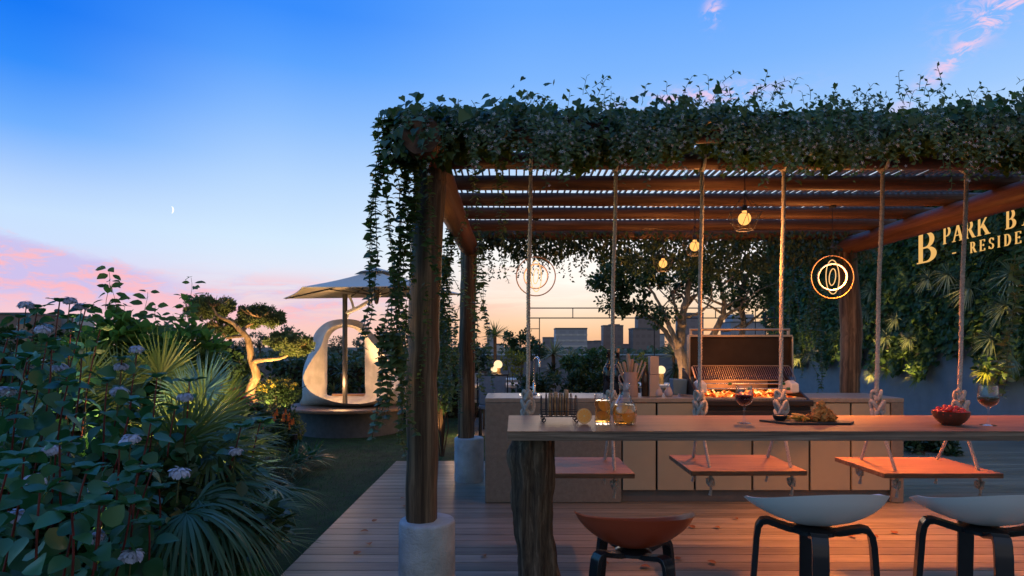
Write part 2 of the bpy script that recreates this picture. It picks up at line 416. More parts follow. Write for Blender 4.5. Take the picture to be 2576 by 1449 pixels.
M['bulb'] = mat_emit('glowing bulb', lin(255,184,98), 1.5)
M['globe'] = mat_emit('glowing globe', lin(255,222,168), 1.4)
M['tube'] = mat_emit('glowing ring tube', lin(255,196,124), 1.3)
M['ledw'] = mat_plain('pale ring band', (.75,.66,.66), .4)
M['bronze'] = mat_plain('bronze ring', (.22,.14,.09), .4, .8, .1, 20)
M['render'] = mat_plain('grey rendered wall', (.20,.185,.19), .85, 0, .06, 4, .25, 60)
M['bluewall'] = mat_plain('blue grey rendered wall', (.205,.205,.22), .85, 0, .06, 4, .2, 60)
M['sculpt'] = mat_plain('white plaster', (.52,.50,.48), .8, 0, .13, 5, .5, 60)
M['plinthdark'] = mat_plain('charcoal plaster plinth', (.095,.10,.12), .8, 0, .12, 12, .4, 60)
M['teak'] = mat_wood('bench wood', (.17,.09,.055,1), (.27,.15,.09,1), (.36,.22,.14,1), (4,30,30), .5, .2)
M['canvas'] = mat_plain('pale canvas', (.58,.54,.49), .9, 0, .05, 30, .15, 200)
M['pole'] = mat_plain('grey pole', (.07,.07,.075), .45, .5, .08, 14)
M['glass'] = mat_glass('clear glass')

# ================================================================ ground, deck, walls
def sheet(name, pts, z, mat, kind='structure'):
    o = MB().add([(x, y, z) for x, y in pts], [tuple(range(len(pts)))]).build(name, mat, smooth=False, origin=(0, 0, 0))
    return tag(o, kind=kind)
M['terrain'] = mat_plain('far ground', (.035,.045,.035), .95, 0, .3, .02)
sheet('terrain', [(-4000,-200),(4000,-200),(4000,6000),(-4000,6000)], -6.0, M['terrain'])
sheet('lawn', [(-14,-4),(14,-4),(14,19.3),(-14,19.3)], -.055, M['lawn'])
def soil_f():
    pts = [(-14,-3),(-1.95,-3),(-1.9,2.0),(-2.15,4.0),(-2.6,5.4),(-2.9,6.6),(-3.2,7.6),(-3.4,9.2),(-3.6,10.3),(-14,10.3)]
    sheet('soil', pts, -.035, M['soil'])
soil_f()
mb = MB(); mb2 = MB(); y = .3; w = .136; gp = .007
while y < 7.2:
    mb.box(((-1.415 + 7.75)/2, y + w/2, -.016), (7.75 + 1.415, w, .032)); y += w + gp
while y < 14.4:
    mb.box(((3.75 + 7.75)/2, y + w/2, -.016), (4.0, w, .032)); y += w + gp
dk = mb.build('deck', M['deck'], smooth=False, origin=(0,0,0), bevel=.004, seg=1); tag(dk, kind='structure')
dk.modifiers.clear()
sheet('deck_underlay', [(-1.41,.3),(7.75,.3),(7.75,14.4),(3.75,14.4),(3.75,7.2),(-1.41,7.2)], -.045, M['gap'])
M['pave'] = mat_plain('garden paving', (.17,.15,.135), .8, 0, .1, 3, .2, 30)
sheet('path', [(-.9,9.7),(3.6,9.7),(3.6,17.5),(-.9,17.5)], -.05, M['pave'])

# grass blades that can be seen over the lawn
def grass():
    lb = LB()
    N = 52000
    x = RNG.uniform(-3.6, 0.4, N); y = 3.2 + (RNG.uniform(0, 1, N)**1.25)*9.0
    ok = ~((x > -1.43) & (y < 7.22)) & (x > -3.9)
    x = x[ok]; y = y[ok]; n = len(x)
    p = np.stack([x, y, np.full(n, -.055)], 1)
    d = unit(np.stack([RNG.normal(0,.45,n), RNG.normal(0,.45,n), np.ones(n)], 1))
    lb.blades(p, d, RNG.uniform(.025,.05,n), .0065, .35, K=1)
    o = lb.build('grass', mat_leaf('grass blades', (.014,.070,.012,1), (.034,.125,.024,1), .6, .25, .2), origin=(0,0,0), smooth=False)
    tag(o, kind='stuff')
grass()

# ================================================================ pergola
pg = thing('pergola', 'rustic log pergola over the bar with round posts on concrete footings', 'pergola', (-.46, 3.28, 0))
def log(pts, r, name, mat, wob=.006, n=22, k=28, parent=pg):
    pts = [Vector(p) for p in pts]
    out = []; rr = []
    for i in range(k + 1):
        t = i/k*(len(pts) - 1); a = min(int(t), len(pts) - 2); f = t - a
        f = f*f*(3 - 2*f)*.6 + f*.4
        out.append(pts[a].lerp(pts[a+1], f) + Vector((random.gauss(0,wob*.4), random.gauss(0,wob*.4), random.gauss(0,wob*.4))))
        r0 = r[a] + (r[a+1] - r[a])*f if hasattr(r, '__len__') else r
        rr.append(r0*(1 + random.gauss(0, .008)))
    mb = MB().tube(out, rr, n)
    ph = random.random()*6
    for i, v in enumerate(mb.v):                       # fluted, slightly uneven log surface
        j = i % n; rg = i // n
        if rg <= k:
            c = out[rg]; q = 1 + .035*math.sin(j*2.0 + ph) + .02*math.sin(j*5 + ph*2 + rg*.15)
            mb.v[i] = tuple(c + (Vector(v) - c)*q)
    return mb.build(name, mat, parent, angle=60)
D1, D2 = 3.28, 6.25
log([(-.4956,D1,.44),(-.498,D1,1.2),(-.472,D1,1.93),(-.456,D1,2.30),(-.452,D1,2.44)], [.085,.087,.083,.087,.092], 'post', M['post'])
log([(-.483,D2,.44),(-.475,D2,1.2),(-.458,D2,1.95),(-.45,D2,2.42)], [.085,.086,.08,.084], 'post', M['post'])
log([(3.53,D2,.44),(3.54,D2,1.0),(3.56,D2,1.6),(3.50,D2,2.43)], [.09,.092,.104,.09], 'post', M['post'])
log([(3.53,D1,.44),(3.52,D1,1.4),(3.50,D1,2.5)], .09, 'post', M['post'])
for x, yy in ((-.467,D1),(-.45,D2),(3.53,D2),(3.53,D1)):
    n = 40; mb = MB().lathe([(.150,-.005),(.153,.01),(.154,.22),(.153,.435),(.148,.447),(.14,.45)], (x, yy, 0), n)
    mb.build('footing', M['concrete'], pg, angle=50)
log([(-.452,2.95,2.445),(-.46,4.6,2.44),(-.45,6.5,2.445)], [.098,.094,.094], 'side_beam', M['beam_y'])
log([(3.50,2.7,2.45),(3.50,4.6,2.445),(3.50,6.45,2.45)], .088, 'side_beam', M['beam_y'])
for i in range(7):
    yy = D1 + i*.495
    log([(-.66 if i == 0 else -.56, yy, 2.575 + random.uniform(-.004,.004)), (1.5, yy + random.uniform(-.01,.01), 2.572), (3.72 + random.uniform(-.05,.05), yy, 2.575)], .052, 'joist', M['beam_x'], .003, 14, 30)
mb = MB(); x = -.5
while x < 3.66:
    mb.box((x + random.gauss(0,.003), (3.26 + 6.42)/2, 2.637 + random.gauss(0,.0015)), (.0105, 3.16 + random.uniform(-.05,.05), .018)); x += .0485
mb.build('slat_roof', M['slat'], pg, smooth=False)

# ================================================================ kitchen counter
ck = thing('kitchen_counter', 'long stone outdoor kitchen counter with flat cream cabinet doors', 'kitchen counter', (1.63, 5.34, 0))
Y0, Y1 = 5.34, 5.94; XL, XR = -.242, 3.51
mb = MB().box(((XL+.98)/2, (Y0+Y1)/2, .4495), (.98-XL, Y1-Y0, .895)); mb.build('end_block', M['stone'], ck, bevel=.006)
MB().box(((3.40+XR)/2, (Y0+Y1)/2, .4495), (XR-3.40, Y1-Y0, .895)).build('end_block', M['stone'], ck, bevel=.006)
MB().box(((XL+XR)/2, (Y0+Y1)/2, .9185), (XR-XL+.004, Y1-Y0+.004, .041)).build('countertop', M['stonetop'], ck, bevel=.006)
MB().box((2.19, Y0+.34, .47), (2.418, .5, .85)).build('carcass', M['gap'], ck, smooth=False)
MB().box((2.19, Y0+.06, .054), (2.414, .02, .107)).build('plinth', M['plinth'], ck, smooth=False)
cuts = [.985, 1.296, 1.638, 2.154, 2.667, 3.037, 3.394]
for a, b in zip(cuts, cuts[1:]):
    MB().box(((a+b)/2 , Y0+.012, .502), (b-a-.018, .022, .776)).build('cabinet_door', M['door'], ck, bevel=.003)
# steel sink rim on the top; flat black plate paints the bowl's shade
mb = MB(); zt = .9405
for c, s in (((.165,5.80,zt),(.19,.014,.005)),((.165,5.58,zt),(.19,.014,.005)),((.077,5.69,zt),(.014,.206,.005)),((.253,5.69,zt),(.014,.206,.005))): mb.box(c, s)
sk = mb.build('sink_rim', M['chrome'], ck, smooth=False)
MB().box((.165,5.69,.9405),(.162,.206,.002)).build('sink_dark_plate', M['gap'], sk, smooth=False)

# ================================================================ bar table
TZ = 1.02
bt = thing('bar_table', 'long thick wooden bar table on a rough tree trunk leg', 'bar table', (.114, 2.98, 0))
MB().add([(-.021,2.676,TZ-.004),(3.3,2.676,TZ-.004),(3.3,3.295,TZ-.004),(-.018,3.295,TZ-.004),(-.021,2.676,TZ),(3.3,2.676,TZ),(3.3,3.295,TZ),(-.018,3.295,TZ)],
    [(0,3,2,1),(4,5,6,7),(0,1,5,4),(1,2,6,5),(2,3,7,6),(3,0,4,7)]).build('tabletop', M['top'], bt, smooth=False)
MB().box((1.64,2.9855,TZ-.0235),(3.318,.617,.039)).build('table_edge', M['fascia'], bt, bevel=.002)
def trunk_leg(x, y):
    pts = [(.0,.0),(.018,.10),(.022,.22),(.010,.36),(-.010,.50),(-.016,.64),(-.006,.74),(-.018,.86),(.004,.976)]
    rr = [.122,.112,.104,.096,.094,.098,.104,.116,.096]
    n = 40; mb = MB(); vs = []; fs = []; K = 60
    for k in range(K + 1):
        t = k/K*(len(pts)-1); a = min(int(t), len(pts)-2); f = t - a; f = f*f*(3-2*f)
        cx = pts[a][0] + (pts[a+1][0]-pts[a][0])*f; z = pts[a][1] + (pts[a+1][1]-pts[a][1])*(t-a); r = rr[a] + (rr[a+1]-rr[a])*f
        for j in range(n):
            an = 2*math.pi*j/n
            q = 1 + .05*math.sin(3*an + z*5) + .05*math.sin(7*an - z*4) + .03*math.sin(17*an + math.sin(z*22)*1.2) + random.gauss(0, .008)
            vs.append((x + cx + math.cos(an)*r*q, y + math.sin(an)*r*q*.92, z))
    for k in range(K):
        for j in range(n):
            a = k*n + j; b = k*n + (j+1) % n; fs.append((a, b, b+n, a+n))
    fs.append(tuple(K*n + j for j in range(n)))
    mb.add(vs, fs).build('trunk_leg', M['bark'], bt, angle=70)
trunk_leg(.114, 2.98); trunk_leg(3.05, 2.98)

# ================================================================ rope swings
def rope_path(mb, p0, p1, r, pitch=.055, per=7, sway=0.0):
    p0, p1 = Vector(p0), Vector(p1); L = (p1-p0).length; d = (p1-p0).normalized(); u = d.orthogonal().normalized(); w = d.cross(u)
    n = max(8, int(L/pitch*per))
    for s in range(3):
        pts = []
        for i in range(n + 1):
            t = i/n; a = 2*math.pi*(t*L/pitch + s/3)
            pts.append(p0.lerp(p1, t) + (u*math.cos(a) + w*math.sin(a))*r*.52 + Vector((math.sin(t*9)*sway, 0, 0)))
        mb.tube(pts, r*.60, 6)
    return mb
def knot(mb, c, s, r, ph=0.0, tall=1.0):
    pts = []
    for i in range(64):
        t = 2*math.pi*i/63
        pts.append(Vector(c) + Vector(((math.sin(t) + 2*math.sin(2*t))*s/3, (math.cos(t) - 2*math.cos(2*t))*s/3, -math.sin(3*t + ph)*s*.9*tall)))
    mb.tube(pts, r, 7); return mb
def swing(xa, xb, rl, rr, zt, lab):
    yc = 3.815; t = thing('rope_swing', lab, 'swing', ((xa+xb)/2, yc, zt), 'rope swings between bar and kitchen counter'); t.rotation_euler = next(SWT)
    s = MB().box(((xa+xb)/2, yc, zt-.015), (xb-xa, .53, .03)).build('seat', M['seatw'], t, bevel=.004)
    for x in (rl, rr):
        mb = MB(); rope_path(mb, (x + .012, 3.775, 2.53), (x, yc, 1.10), .0125, sway=.003)
        mb.ring((x + .012, 3.775, 2.575), .062, .011, (1,0,0), 24, 7)
        mb.build('hanging_rope', M['rope'], t)
        mb = MB(); knot(mb, (x, yc-.01, 1.09), .030, .011, 0, 1.0); knot(mb, (x + .003, yc-.02, 1.015), .042, .0125, .8, 1.0); knot(mb, (x-.004, yc-.02, .965), .032, .012, 2.0)
        mb.build('rope_knot', M['rope'], t)
        for y2 in (yc-.185, yc+.185):
            xo = x + (.012 if x == rl else -.012)
            mb = MB(); rope_path(mb, (x, yc + (y2-yc)*.1, .955), (xo, y2, zt-.03), .0095, .045)
            mb.build('seat_rope', M['rope'], t)
            mb = MB(); rope_path(mb, (xo, y2, zt-.03), (xo, y2, zt-.06), .009); knot(mb, (xo, y2, zt-.085), .020, .009, .5, 1.1)
            mb.tube([(xo, y2, zt-.09), (xo+.004, y2, zt-.13), (xo-.003, y2, zt-.165)], [.008,.007,.011], 6)
            mb.build('rope_end_knot', M['rope'], t)
SWT = iter(((0,.005,.012),(0,-.004,-.015),(0,.004,.018)))
swing(0.0, .731, .096, .635, .645, 'leftmost rope swing, half hidden behind the trunk leg, greyish seat board')
swing(1.072, 1.761, 1.20, 1.715, .66, 'middle rope swing with reddish plank seat in front of the grill')
swing(2.208, 2.93, 2.325, 2.862, .645, 'rightmost rope swing with reddish plank seat, nearest the end of the counter')

# ================================================================ bar stools
def stool(x, y, zb, near, side, far, rot, wid, dep, mat, lab, R0, ang, rnd0=.6, rnd1=0.0):
    t = thing('bar_stool', lab, 'bar stool', (x, y, 0), 'moulded shell stools along the bar')
    # shell: a bowl whose high curved back faces the camera and whose seat front is low
    n, k = 56, 14; vs = []; fs = []
    def pt(rr, a, off):
        ca, sa = math.cos(a), math.sin(a)
        px, py = wid/2*rr*ca, dep/2*rr*sa
        up = side + (near-side)*max(0, -sa)**1.5 + (far-side)*max(0, sa)
        wr = rnd0 + rnd1*ca
        z = zb + up*((1-wr)*rr**1.8 + wr*(1 - math.sqrt(max(0, 1 - (.985*rr)**2)))/(1 - math.sqrt(1 - .985**2))) + off
        q = Matrix.Rotation(rot, 2) @ Vector((px*(1 - .06*sa), py))
        return (x + q.x, y + q.y, z)
    for layer, off in ((0, .012), (1, .0)):
        vs.append(pt(0, 0, off))
        for i in range(1, k + 1):
            rr = i/k - (.014 if layer == 0 and i == k else 0)
            for j in range(n): vs.append(pt(rr, 2*math.pi*j/n, off*(1 - .6*(i == k))))
    S = 1 + n*k
    for l, b in ((0, 0), (1, S)):
        for j in range(n):
            q = (b, b+1+j, b+1+(j+1) % n); fs.append(q if l == 0 else q[::-1])
        for i in range(k - 1):
            for j in range(n):
                a = b+1+i*n+j; c = b+1+i*n+(j+1) % n; q = (a, a+n, c+n, c); fs.append(q if l == 0 else q[::-1])
    for j in range(n):
        a = 1+(k-1)*n+j; c = 1+(k-1)*n+(j+1) % n; fs.append((a, a+S, c+S, c))
    MB().add(vs, fs).build('seat_shell', mat, t, angle=70)
    zt = zb - .012
    MB().lathe([(.05,-.006),(.075,0),(.075,.012),(.05,.02)], (x, y, zt-.012), 24).build('mount_plate', M['blackwood'], t)
    for i in range(4):
        a = ang + i*math.pi/2; d = Vector((math.cos(a), math.sin(a), 0)); sd = Vector((-d.y, d.x, 0))
        prof = [(.0, zt-.012), (R0*.45, zt-.006), (R0*.86, zt+.014), (R0*.97, zt+.010), (R0*1.03, zt-.008), (R0*1.065, zt-.045), (R0*1.34, .0)]
        pts = []
        for j in range(len(prof)-1):
            for u in range(3): pts.append((prof[j][0] + (prof[j+1][0]-prof[j][0])*u/3, prof[j][1] + (prof[j+1][1]-prof[j][1])*u/3))
        pts.append(prof[-1]); vs = []; fs = []; hw, th = .025, .010
        for j, (rr, z) in enumerate(pts):
            a0 = pts[max(0, j-1)]; a1 = pts[min(len(pts)-1, j+1)]; tg = Vector((a1[0]-a0[0], a1[1]-a0[1])).normalized(); nr = Vector((-tg.y, tg.x))
            for sx, sz in ((-hw,-th),(hw,-th),(hw,th),(-hw,th)):
                vs.append(Vector((x, y, z + nr.y*sz)) + d*(rr + nr.x*sz) + sd*sx)
        for j in range(len(pts)-1):
            for q in range(4):
                b = j*4; fs.append((b+q, b+(q+1) % 4, b+4+(q+1) % 4, b+4+q))
        fs += [(3,2,1,0), tuple((len(pts)-1)*4 + q for q in range(4))]
        MB().add(vs, fs).build('leg', M['blackwood'], t, bevel=.002, angle=35)
stool((1593-1288)/605, 2.48, .567, .168, .150, .06, R(-3), .49, .42, M['red'], 'lower rust red shell stool with black legs beside the trunk leg', .19, R(31))
stool((2046-1288)/708, 2.12, .767, .154, .106, .045, R(3), .485, .38, M['white'], 'white shell stool with black bent legs, complete in the picture, second of the row', .175, R(-20), .58, .36)
stool((2474-1288)/708, 2.12, .767, .154, .106, .045, R(3), .485, .38, M['white'], 'white shell stool with black bent legs cut off by the right edge', .175, R(-22), .58, .36)

# fallen leaves lying on the deck
lf_m = mat_leaf('dry leaf', (.16,.055,.018,1), (.26,.11,.03,1), .6, .15)
for i, (px, py) in enumerate([(1018,1253),(1016,1271),(938,1312),(906,1337),(926,1365),(892,1395),(1214,1395),(1510,1415),(1612,1424),(1701,1407),(1846,1303),(1747,1328),(1797,1325),(1801,1417),(2134,1349),(2209,1351),(2251,1342),(2312,1338)]):
    p = fl(px, py, .008); a = random.uniform(0, 6.28)
    lb = LB().leaves(T_BIG, [tuple(p)], [(math.cos(a), math.sin(a), .25)], [(0, 0, 1)], [random.uniform(.045, .065)])
    o = lb.build('fallen_leaf', lf_m, origin=p)
    tag(o, 'dry brown leaf lying on the deck boards', 'leaf', 'fallen leaves on the deck')
# ================================================================ things on the bar
def tb(px, py): return fl(px, py, TZ + .001)
# toast rack
rk = thing('toast_rack', 'black wire toast rack holding four browned slices', 'toast rack', tuple(tb(1404, 1054)))
x0, x1, yc, zb = .143, .331, 3.03, TZ
mb = MB(); w = .0028
for yy in (yc-.045, yc+.045):
    mb.tube([(x0, yy, zb+.03), (x1, yy, zb+.03)], w, 6); mb.tube([(x0, yy, zb+.055), (x1, yy, zb+.055)], w*.8, 6)
for x in (x0, x1): mb.tube([(x, yc-.045, zb+.03), (x, yc+.045, zb+.03)], w, 6)
mb.build('base_frame', M['black'], rk)
for i in range(8):
    x = x0 + .006 + (x1-x0-.012)*i/7
    h = .115 if i not in (0, 7) else .105
    mb = MB().tube([(x, yc-.045, zb+.03), (x, yc-.045, zb+h), (x, yc-.03, zb+h+.022), (x, yc, zb+h+.028), (x, yc+.03, zb+h+.022), (x, yc+.045, zb+h), (x, yc+.045, zb+.03)], w, 6)
    mb.build('divider', M['black'], rk)
for x in (x0+.012, x1-.012):
    for yy in (yc-.045, yc+.045):
        mb = MB().tube([(x, yy, zb+.03), (x+.003, yy, zb+.013)], w, 6); mb.ring((x+.004, yy, zb+.0115), .009, .0026, (0,1,0), 16, 6)
        mb.build('foot', M['black'], rk)
def bread_m():
    m, nt, out = new_mat('toasted bread'); g = NG(nt); v = g.coord()
    f = g.noise(v, 38, 6, .7); f2 = g.noise(v, 9, 4)
    col = g.mix(f2, g.ramp(f, [(.35, (.30,.12,.045,1)), (.65, (.70,.40,.18,1))]), g.ramp(f, [(.4, (.12,.05,.02,1)), (.6, (.46,.20,.08,1))]))
    g.lk(g.bsdf(col, .85, 0, g.bump(f, .8, .004)), out.inputs[0]); return m
brm = bread_m()
out2 = [(-.055,0),(.055,0),(.058,.06),(.068,.078),(.06,.10),(.03,.112),(-.03,.112),(-.06,.10),(-.068,.078),(-.058,.06)]
for i in range(4):
    x = x0 + .050 + i*.0272; ti = random.uniform(-.07, .07)
    mb = MB().prism(out2, -.0095, .0095, lambda a, b, h: (x + h + b*ti, yc + a*.62, zb + .032 + b*(1.0 + .05*i*(i % 2))))
    o = mb.build('bread_slice', brm, origin=(x, yc, zb+.032), bevel=.003)
    tag(o, ['leftmost toast slice in the rack, thick and brown', 'second toast slice from the left in the rack', 'third toast slice from the left in the rack', 'rightmost and palest toast slice in the rack'][i], 'toast', 'toast slices in the rack')

# citrus
def citrus_m(name, rind, flesh, pith):
    m, nt, out = new_mat(name); g = NG(nt); t = g.n('ShaderNodeTexCoord'); s = g.n('ShaderNodeSeparateXYZ'); g.lk(t.outputs['Object'], s.inputs[0])
    r = g.m('SQRT', g.m('ADD', g.m('MULTIPLY', s.outputs[0], s.outputs[0]), g.m('MULTIPLY', s.outputs[2], s.outputs[2])))
    an = g.m('ARCTAN2', s.outputs[2], s.outputs[0])
    seg = g.m('ABSOLUTE', g.m('SINE', g.m('MULTIPLY', an, 5.0)))
    isf = g.m('MULTIPLY', sstep2(g, seg, .05, .18), g.m('MULTIPLY', sstep2(g, r, .003, .006), sstep2(g, r, .0335, .0315)))
    col = g.mix(isf, pith, g.mix(g.noise(t.outputs['Object'], 120, 4), flesh, tuple(min(1, x*1.5) for x in flesh[:3]) + (1,)))
    col = g.mix(sstep2(g, r, .0345, .0365), col, rind)
    b = g.bsdf(col, .35, 0, g.bump(g.noise(t.outputs['Object'], 160, 3), .2, .003)); g.lk(b, out.inputs[0]); return m
def sstep2(g, x, a, b):
    t = g.m('DIVIDE', g.m('SUBTRACT', x, a), b - a, clamp=True)
    return g.m('MULTIPLY', g.m('MULTIPLY', t, t), g.m('SUBTRACT', 3.0, g.m('MULTIPLY', t, 2.0)))
orm = citrus_m('orange cut face', (.72,.22,.03,1), (.88,.28,.04,1), (.82,.50,.22,1))
def half_citrus(c, r, mat, name, label, tilt=0, spin=0, group=None, depth=1.0, zt=0.0):
    prof = [(1e-4, 0)] + [(r*math.sin(math.pi/2*i/10), r*depth*(1 - math.cos(math.pi/2*i/10))) for i in range(1, 11)]
    vs = []; fs = []; n = 32
    for rr, h in prof:
        for j in range(n):
            a = 2*math.pi*j/n; vs.append(Vector((rr*math.cos(a), r*depth - h, rr*math.sin(a))))
    k = len(prof)
    for i in range(k-1):
        for j in range(n):
            a = i*n+j; b = i*n+(j+1) % n; fs.append((a, a+n, b+n, b))
    vs.append(Vector((0, 0, 0))); ci = len(vs)-1
    for j in range(n): fs.append((ci, (k-1)*n+(j+1) % n, (k-1)*n+j))
    Mx = Matrix.Rotation(zt, 3, 'Z') @ Matrix.Rotation(tilt, 3, 'X')
    mb = MB().add(vs, fs); o = mb.build(name, mat, origin=(0, 0, 0), angle=50)
    o.location = c; o.rotation_euler = Mx.to_euler()
    return tag(o, label, 'orange', group)
cp = tb(1470, 1066)
half_citrus((cp.x, cp.y, TZ + .0395), .0385, orm, 'half_orange', 'cut half of an orange standing beside the toast rack', R(-8), zt=R(10))

liq = mat_glass('pale tea drink', (1.0,.80,.42,1), 0, 1.34)
ice = mat_glass('ice', (.92,.97,1,1), .06, 1.31)
# drinking glass
gp = tb(1516, 1065); gp.y = 2.925; gx = (1516-1288)/1500*gp.y
tg_ = thing('drinking_glass', 'tall straight glass of iced orange drink beside the carafe', 'glass', (gx, gp.y, TZ))
MB().lathe([(.0005,0),(.036,0),(.0385,.004),(.0405,.145),(.0385,.1455),(.0365,.012),(.0005,.011)], (gx, gp.y, TZ+.001), 40, True, True).build('glass_body', M['glass'], tg_)
MB().lathe([(.0005,.0125),(.0358,.0125),(.0372,.116),(.0005,.117)], (gx, gp.y, TZ+.001), 40).build('drink', liq, tg_)
slm = mat_plain('orange flesh', (.86,.34,.04), .4, 0, .12, 60)
half_citrus((gx+.006, gp.y-.004, TZ+.092), .0305, slm, 'orange_slice', 'upper orange slice tilted inside the tall glass', R(-28), group='orange slices in the drinks', depth=.35, zt=R(20))
half_citrus((gx-.002, gp.y-.006, TZ+.044), .030, slm, 'orange_slice', 'lower orange slice inside the tall glass', R(-50), group='orange slices in the drinks', depth=.35, zt=R(-8))
for k, (dx, dy, dz, a) in enumerate(((.012,.0,.137,.4),(-.008,-.008,.139,1.1))):
    o = MB().box((0,0,0), (.022,.022,.02)).build('ice_cube', ice, origin=(0,0,0), bevel=.003); o.location = (gx+dx, gp.y+dy, TZ+dz-.008); o.rotation_euler = (a*.5, .3, a)
    tag(o, ['ice cube at the right rim of the tall glass', 'ice cube floating near the middle of the tall glass'][k], 'ice', 'ice cubes in the tall glass')
# carafe
cx, cy = (1571-1288)/1500*2.915, 2.915
cf = thing('carafe', 'clear glass carafe with wide belly and flared neck holding oranges', 'carafe', (cx, cy, TZ))
pr = [(.0005,0),(.050,0),(.054,.004),(.0575,.022),(.059,.055),(.057,.082),(.047,.105),(.034,.125),(.027,.142),(.025,.158),(.0262,.180),(.029,.199)]
MB().lathe(pr + [(.0275,.1995),(.0245,.180),(.0233,.158),(.0253,.142),(.0325,.124),(.0455,.1035),(.0555,.081),(.0572,.055),(.0557,.023),(.0518,.009),(.0005,.008)], (cx, cy, TZ+.001), 44).build('glass_body', M['glass'], cf)
MB().lathe([(.0005,.0095),(.0512,.0095),(.0550,.023),(.0565,.055),(.0548,.081),(.0500,.0955),(.0005,.096)], (cx, cy, TZ+.001), 44).build('drink', liq, cf)
half_citrus((cx-.018, cy-.006, TZ+.078), .033, slm, 'orange_slice', 'upper orange piece inside the carafe', R(-35), group='orange slices in the drinks', depth=.5, zt=R(-25))
half_citrus((cx+.016, cy-.018, TZ+.044), .034, orm, 'orange_slice', 'lower orange slice facing out of the carafe', R(-6), group='orange slices in the drinks', depth=.4, zt=R(12))

# wine glasses
def wine_glass(px, d, lab, wmat, s=1.0, fillz=.125):
    x = (px-1288)/1500*d
    t = thing('wine_glass', lab, 'wine glass', (x, d, TZ), 'stemmed wine glasses on the bar')
    z = TZ + .001
    pf = [(.0005,0),(.034,0),(.034,.0015),(.010,.006),(.0042,.014),(.0036,.05),(.0042,.078),(.010,.086),(.026,.095),(.039,.110),(.0425,.124),(.0405,.150),(.0375,.187)]
    pin = [(.0362,.187),(.0392,.150),(.0410,.124),(.0378,.111),(.0255,.0972),(.010,.0885),(.0005,.0875)]
    MB().lathe([(r*s, h*s) for r, h in pf + pin], (x, d, z), 40).build('glass_body', M['glass'], t)
    pw = [(.0005,.0882),(.010,.0892),(.0252,.0978),(.0374,.1115),(.0403,.1235),(.0399,fillz+.004),(.0005,fillz+.004)]
    MB().lathe([(r*s, h*s) for r, h in pw], (x, d, z), 40).build('wine', wmat, t)
wine_glass(1872, 2.95, 'stemmed glass of dark red wine in front of the grill', mat_glass('red wine', (.20,.012,.05,1), 0, 1.34), 1.0, .134)
wine_glass(2486, 2.87, 'stemmed glass of amber wine at the far right of the bar', mat_glass('amber wine', (.72,.42,.20,1), 0, 1.34), 1.03, .126)

# slate board with snacks
bx, by = (2036-1288)/1500*2.96, 2.965
bm = mat_plain('dark slate', (.028,.022,.020), .5, 0, .2, 20, .2, 90)
sb = MB().prism([(-.225,.055),(-.13,-.075),(.165,-.075),(.215,-.02),(.13,.075),(-.12,.07)], 0, .010, lambda a, b, h: (bx+a, by+b, TZ+.001+h)).build('serving_board', bm, origin=(bx, by, TZ), bevel=.002)
tag(sb, 'dark slate serving board with pointed ends under the fried snacks', 'serving board')
dx = (1960-1288)/1500*3.0
db = thing('dip_bowl', 'small black bowl of pale dip at the left end of the slate board', 'bowl', (dx, 2.99, TZ+.011))
MB().lathe([(.0005,0),(.022,0),(.030,.008),(.036,.025),(.0345,.0255),(.028,.010),(.0005,.008)], (dx, 2.99, TZ+.0115), 32).build('bowl_body', M['black'], db)
MB().lathe([(.0005,.0092),(.0275,.0102),(.0325,.0205),(.0005,.0215)], (dx, 2.99, TZ+.0115), 28).build('dip', mat_plain('cream dip', (.62,.5,.34), .5, 0, .06, 50), db)
fm = mat_plain('fried potato', (.74,.30,.04), .6, 0, .3, 90, .4, 160)
for i in range(12):
    a = random.uniform(0, 3.14); z = TZ + .018 + .0105*(i//4); px = bx + RNG.uniform(-.105, -.03); py = by + RNG.uniform(-.035, .03)
    L = random.uniform(.045, .07)
    mb = MB().tube([(-L/2,0,0),(-L*.2,0,.003),(L*.2,0,.004),(L/2,0,.001)], [.004,.0072,.007,.0035], 5)
    o = mb.build('potato_wedge', fm, origin=(0,0,0), angle=30); o.location = (px, py, z); o.rotation_euler = (random.uniform(0, 6), random.uniform(-.22, .22), a)
    tag(o, 'golden fried potato wedge in the pile beside the dip bowl', 'potato wedge', 'fried potato wedges on the slate board')
cm = mat_plain('fried chicken crust', (.64,.20,.035), .65, 0, .4, 45, 1.0, 120)
def chunk(r):
    mb = MB().sphere((0,0,0), (r*1.25, r, r*.85), 20, 14)
    ph = [random.uniform(0, 6) for _ in range(6)]
    for i, v in enumerate(mb.v):
        v = Vector(v); n = v.normalized()
        q = 1 + .16*math.sin(n.x*6+ph[0])*math.sin(n.y*7+ph[1]) + .14*math.sin(n.z*9+ph[2] + n.x*4) + .08*math.sin(n.y*19+ph[3])*math.sin(n.x*17+ph[4])
        mb.v[i] = tuple(v*q)
    return mb
for i, (ox, oy, oz, r) in enumerate([(.0,-.02,.0,.022),(.04,-.03,0,.021),(.08,-.02,0,.02),(.02,.02,0,.022),(.062,.022,0,.022),(.105,.01,0,.018),(-.02,.0,0,.018),(.022,-.005,.03,.021),(.06,-.004,.028,.021),(.04,.0,.056,.021),(.085,.005,.024,.016)]):
    o = chunk(r).build('fried_chicken', cm, origin=(0,0,0)); o.location = (bx+.02+ox, by+oy, TZ+.028+oz); o.rotation_euler = (random.uniform(0,6), random.uniform(0,6), random.uniform(0,6))
    tag(o, 'craggy golden piece of fried chicken heaped on the slate board', 'fried chicken', 'fried chicken pieces on the slate board')

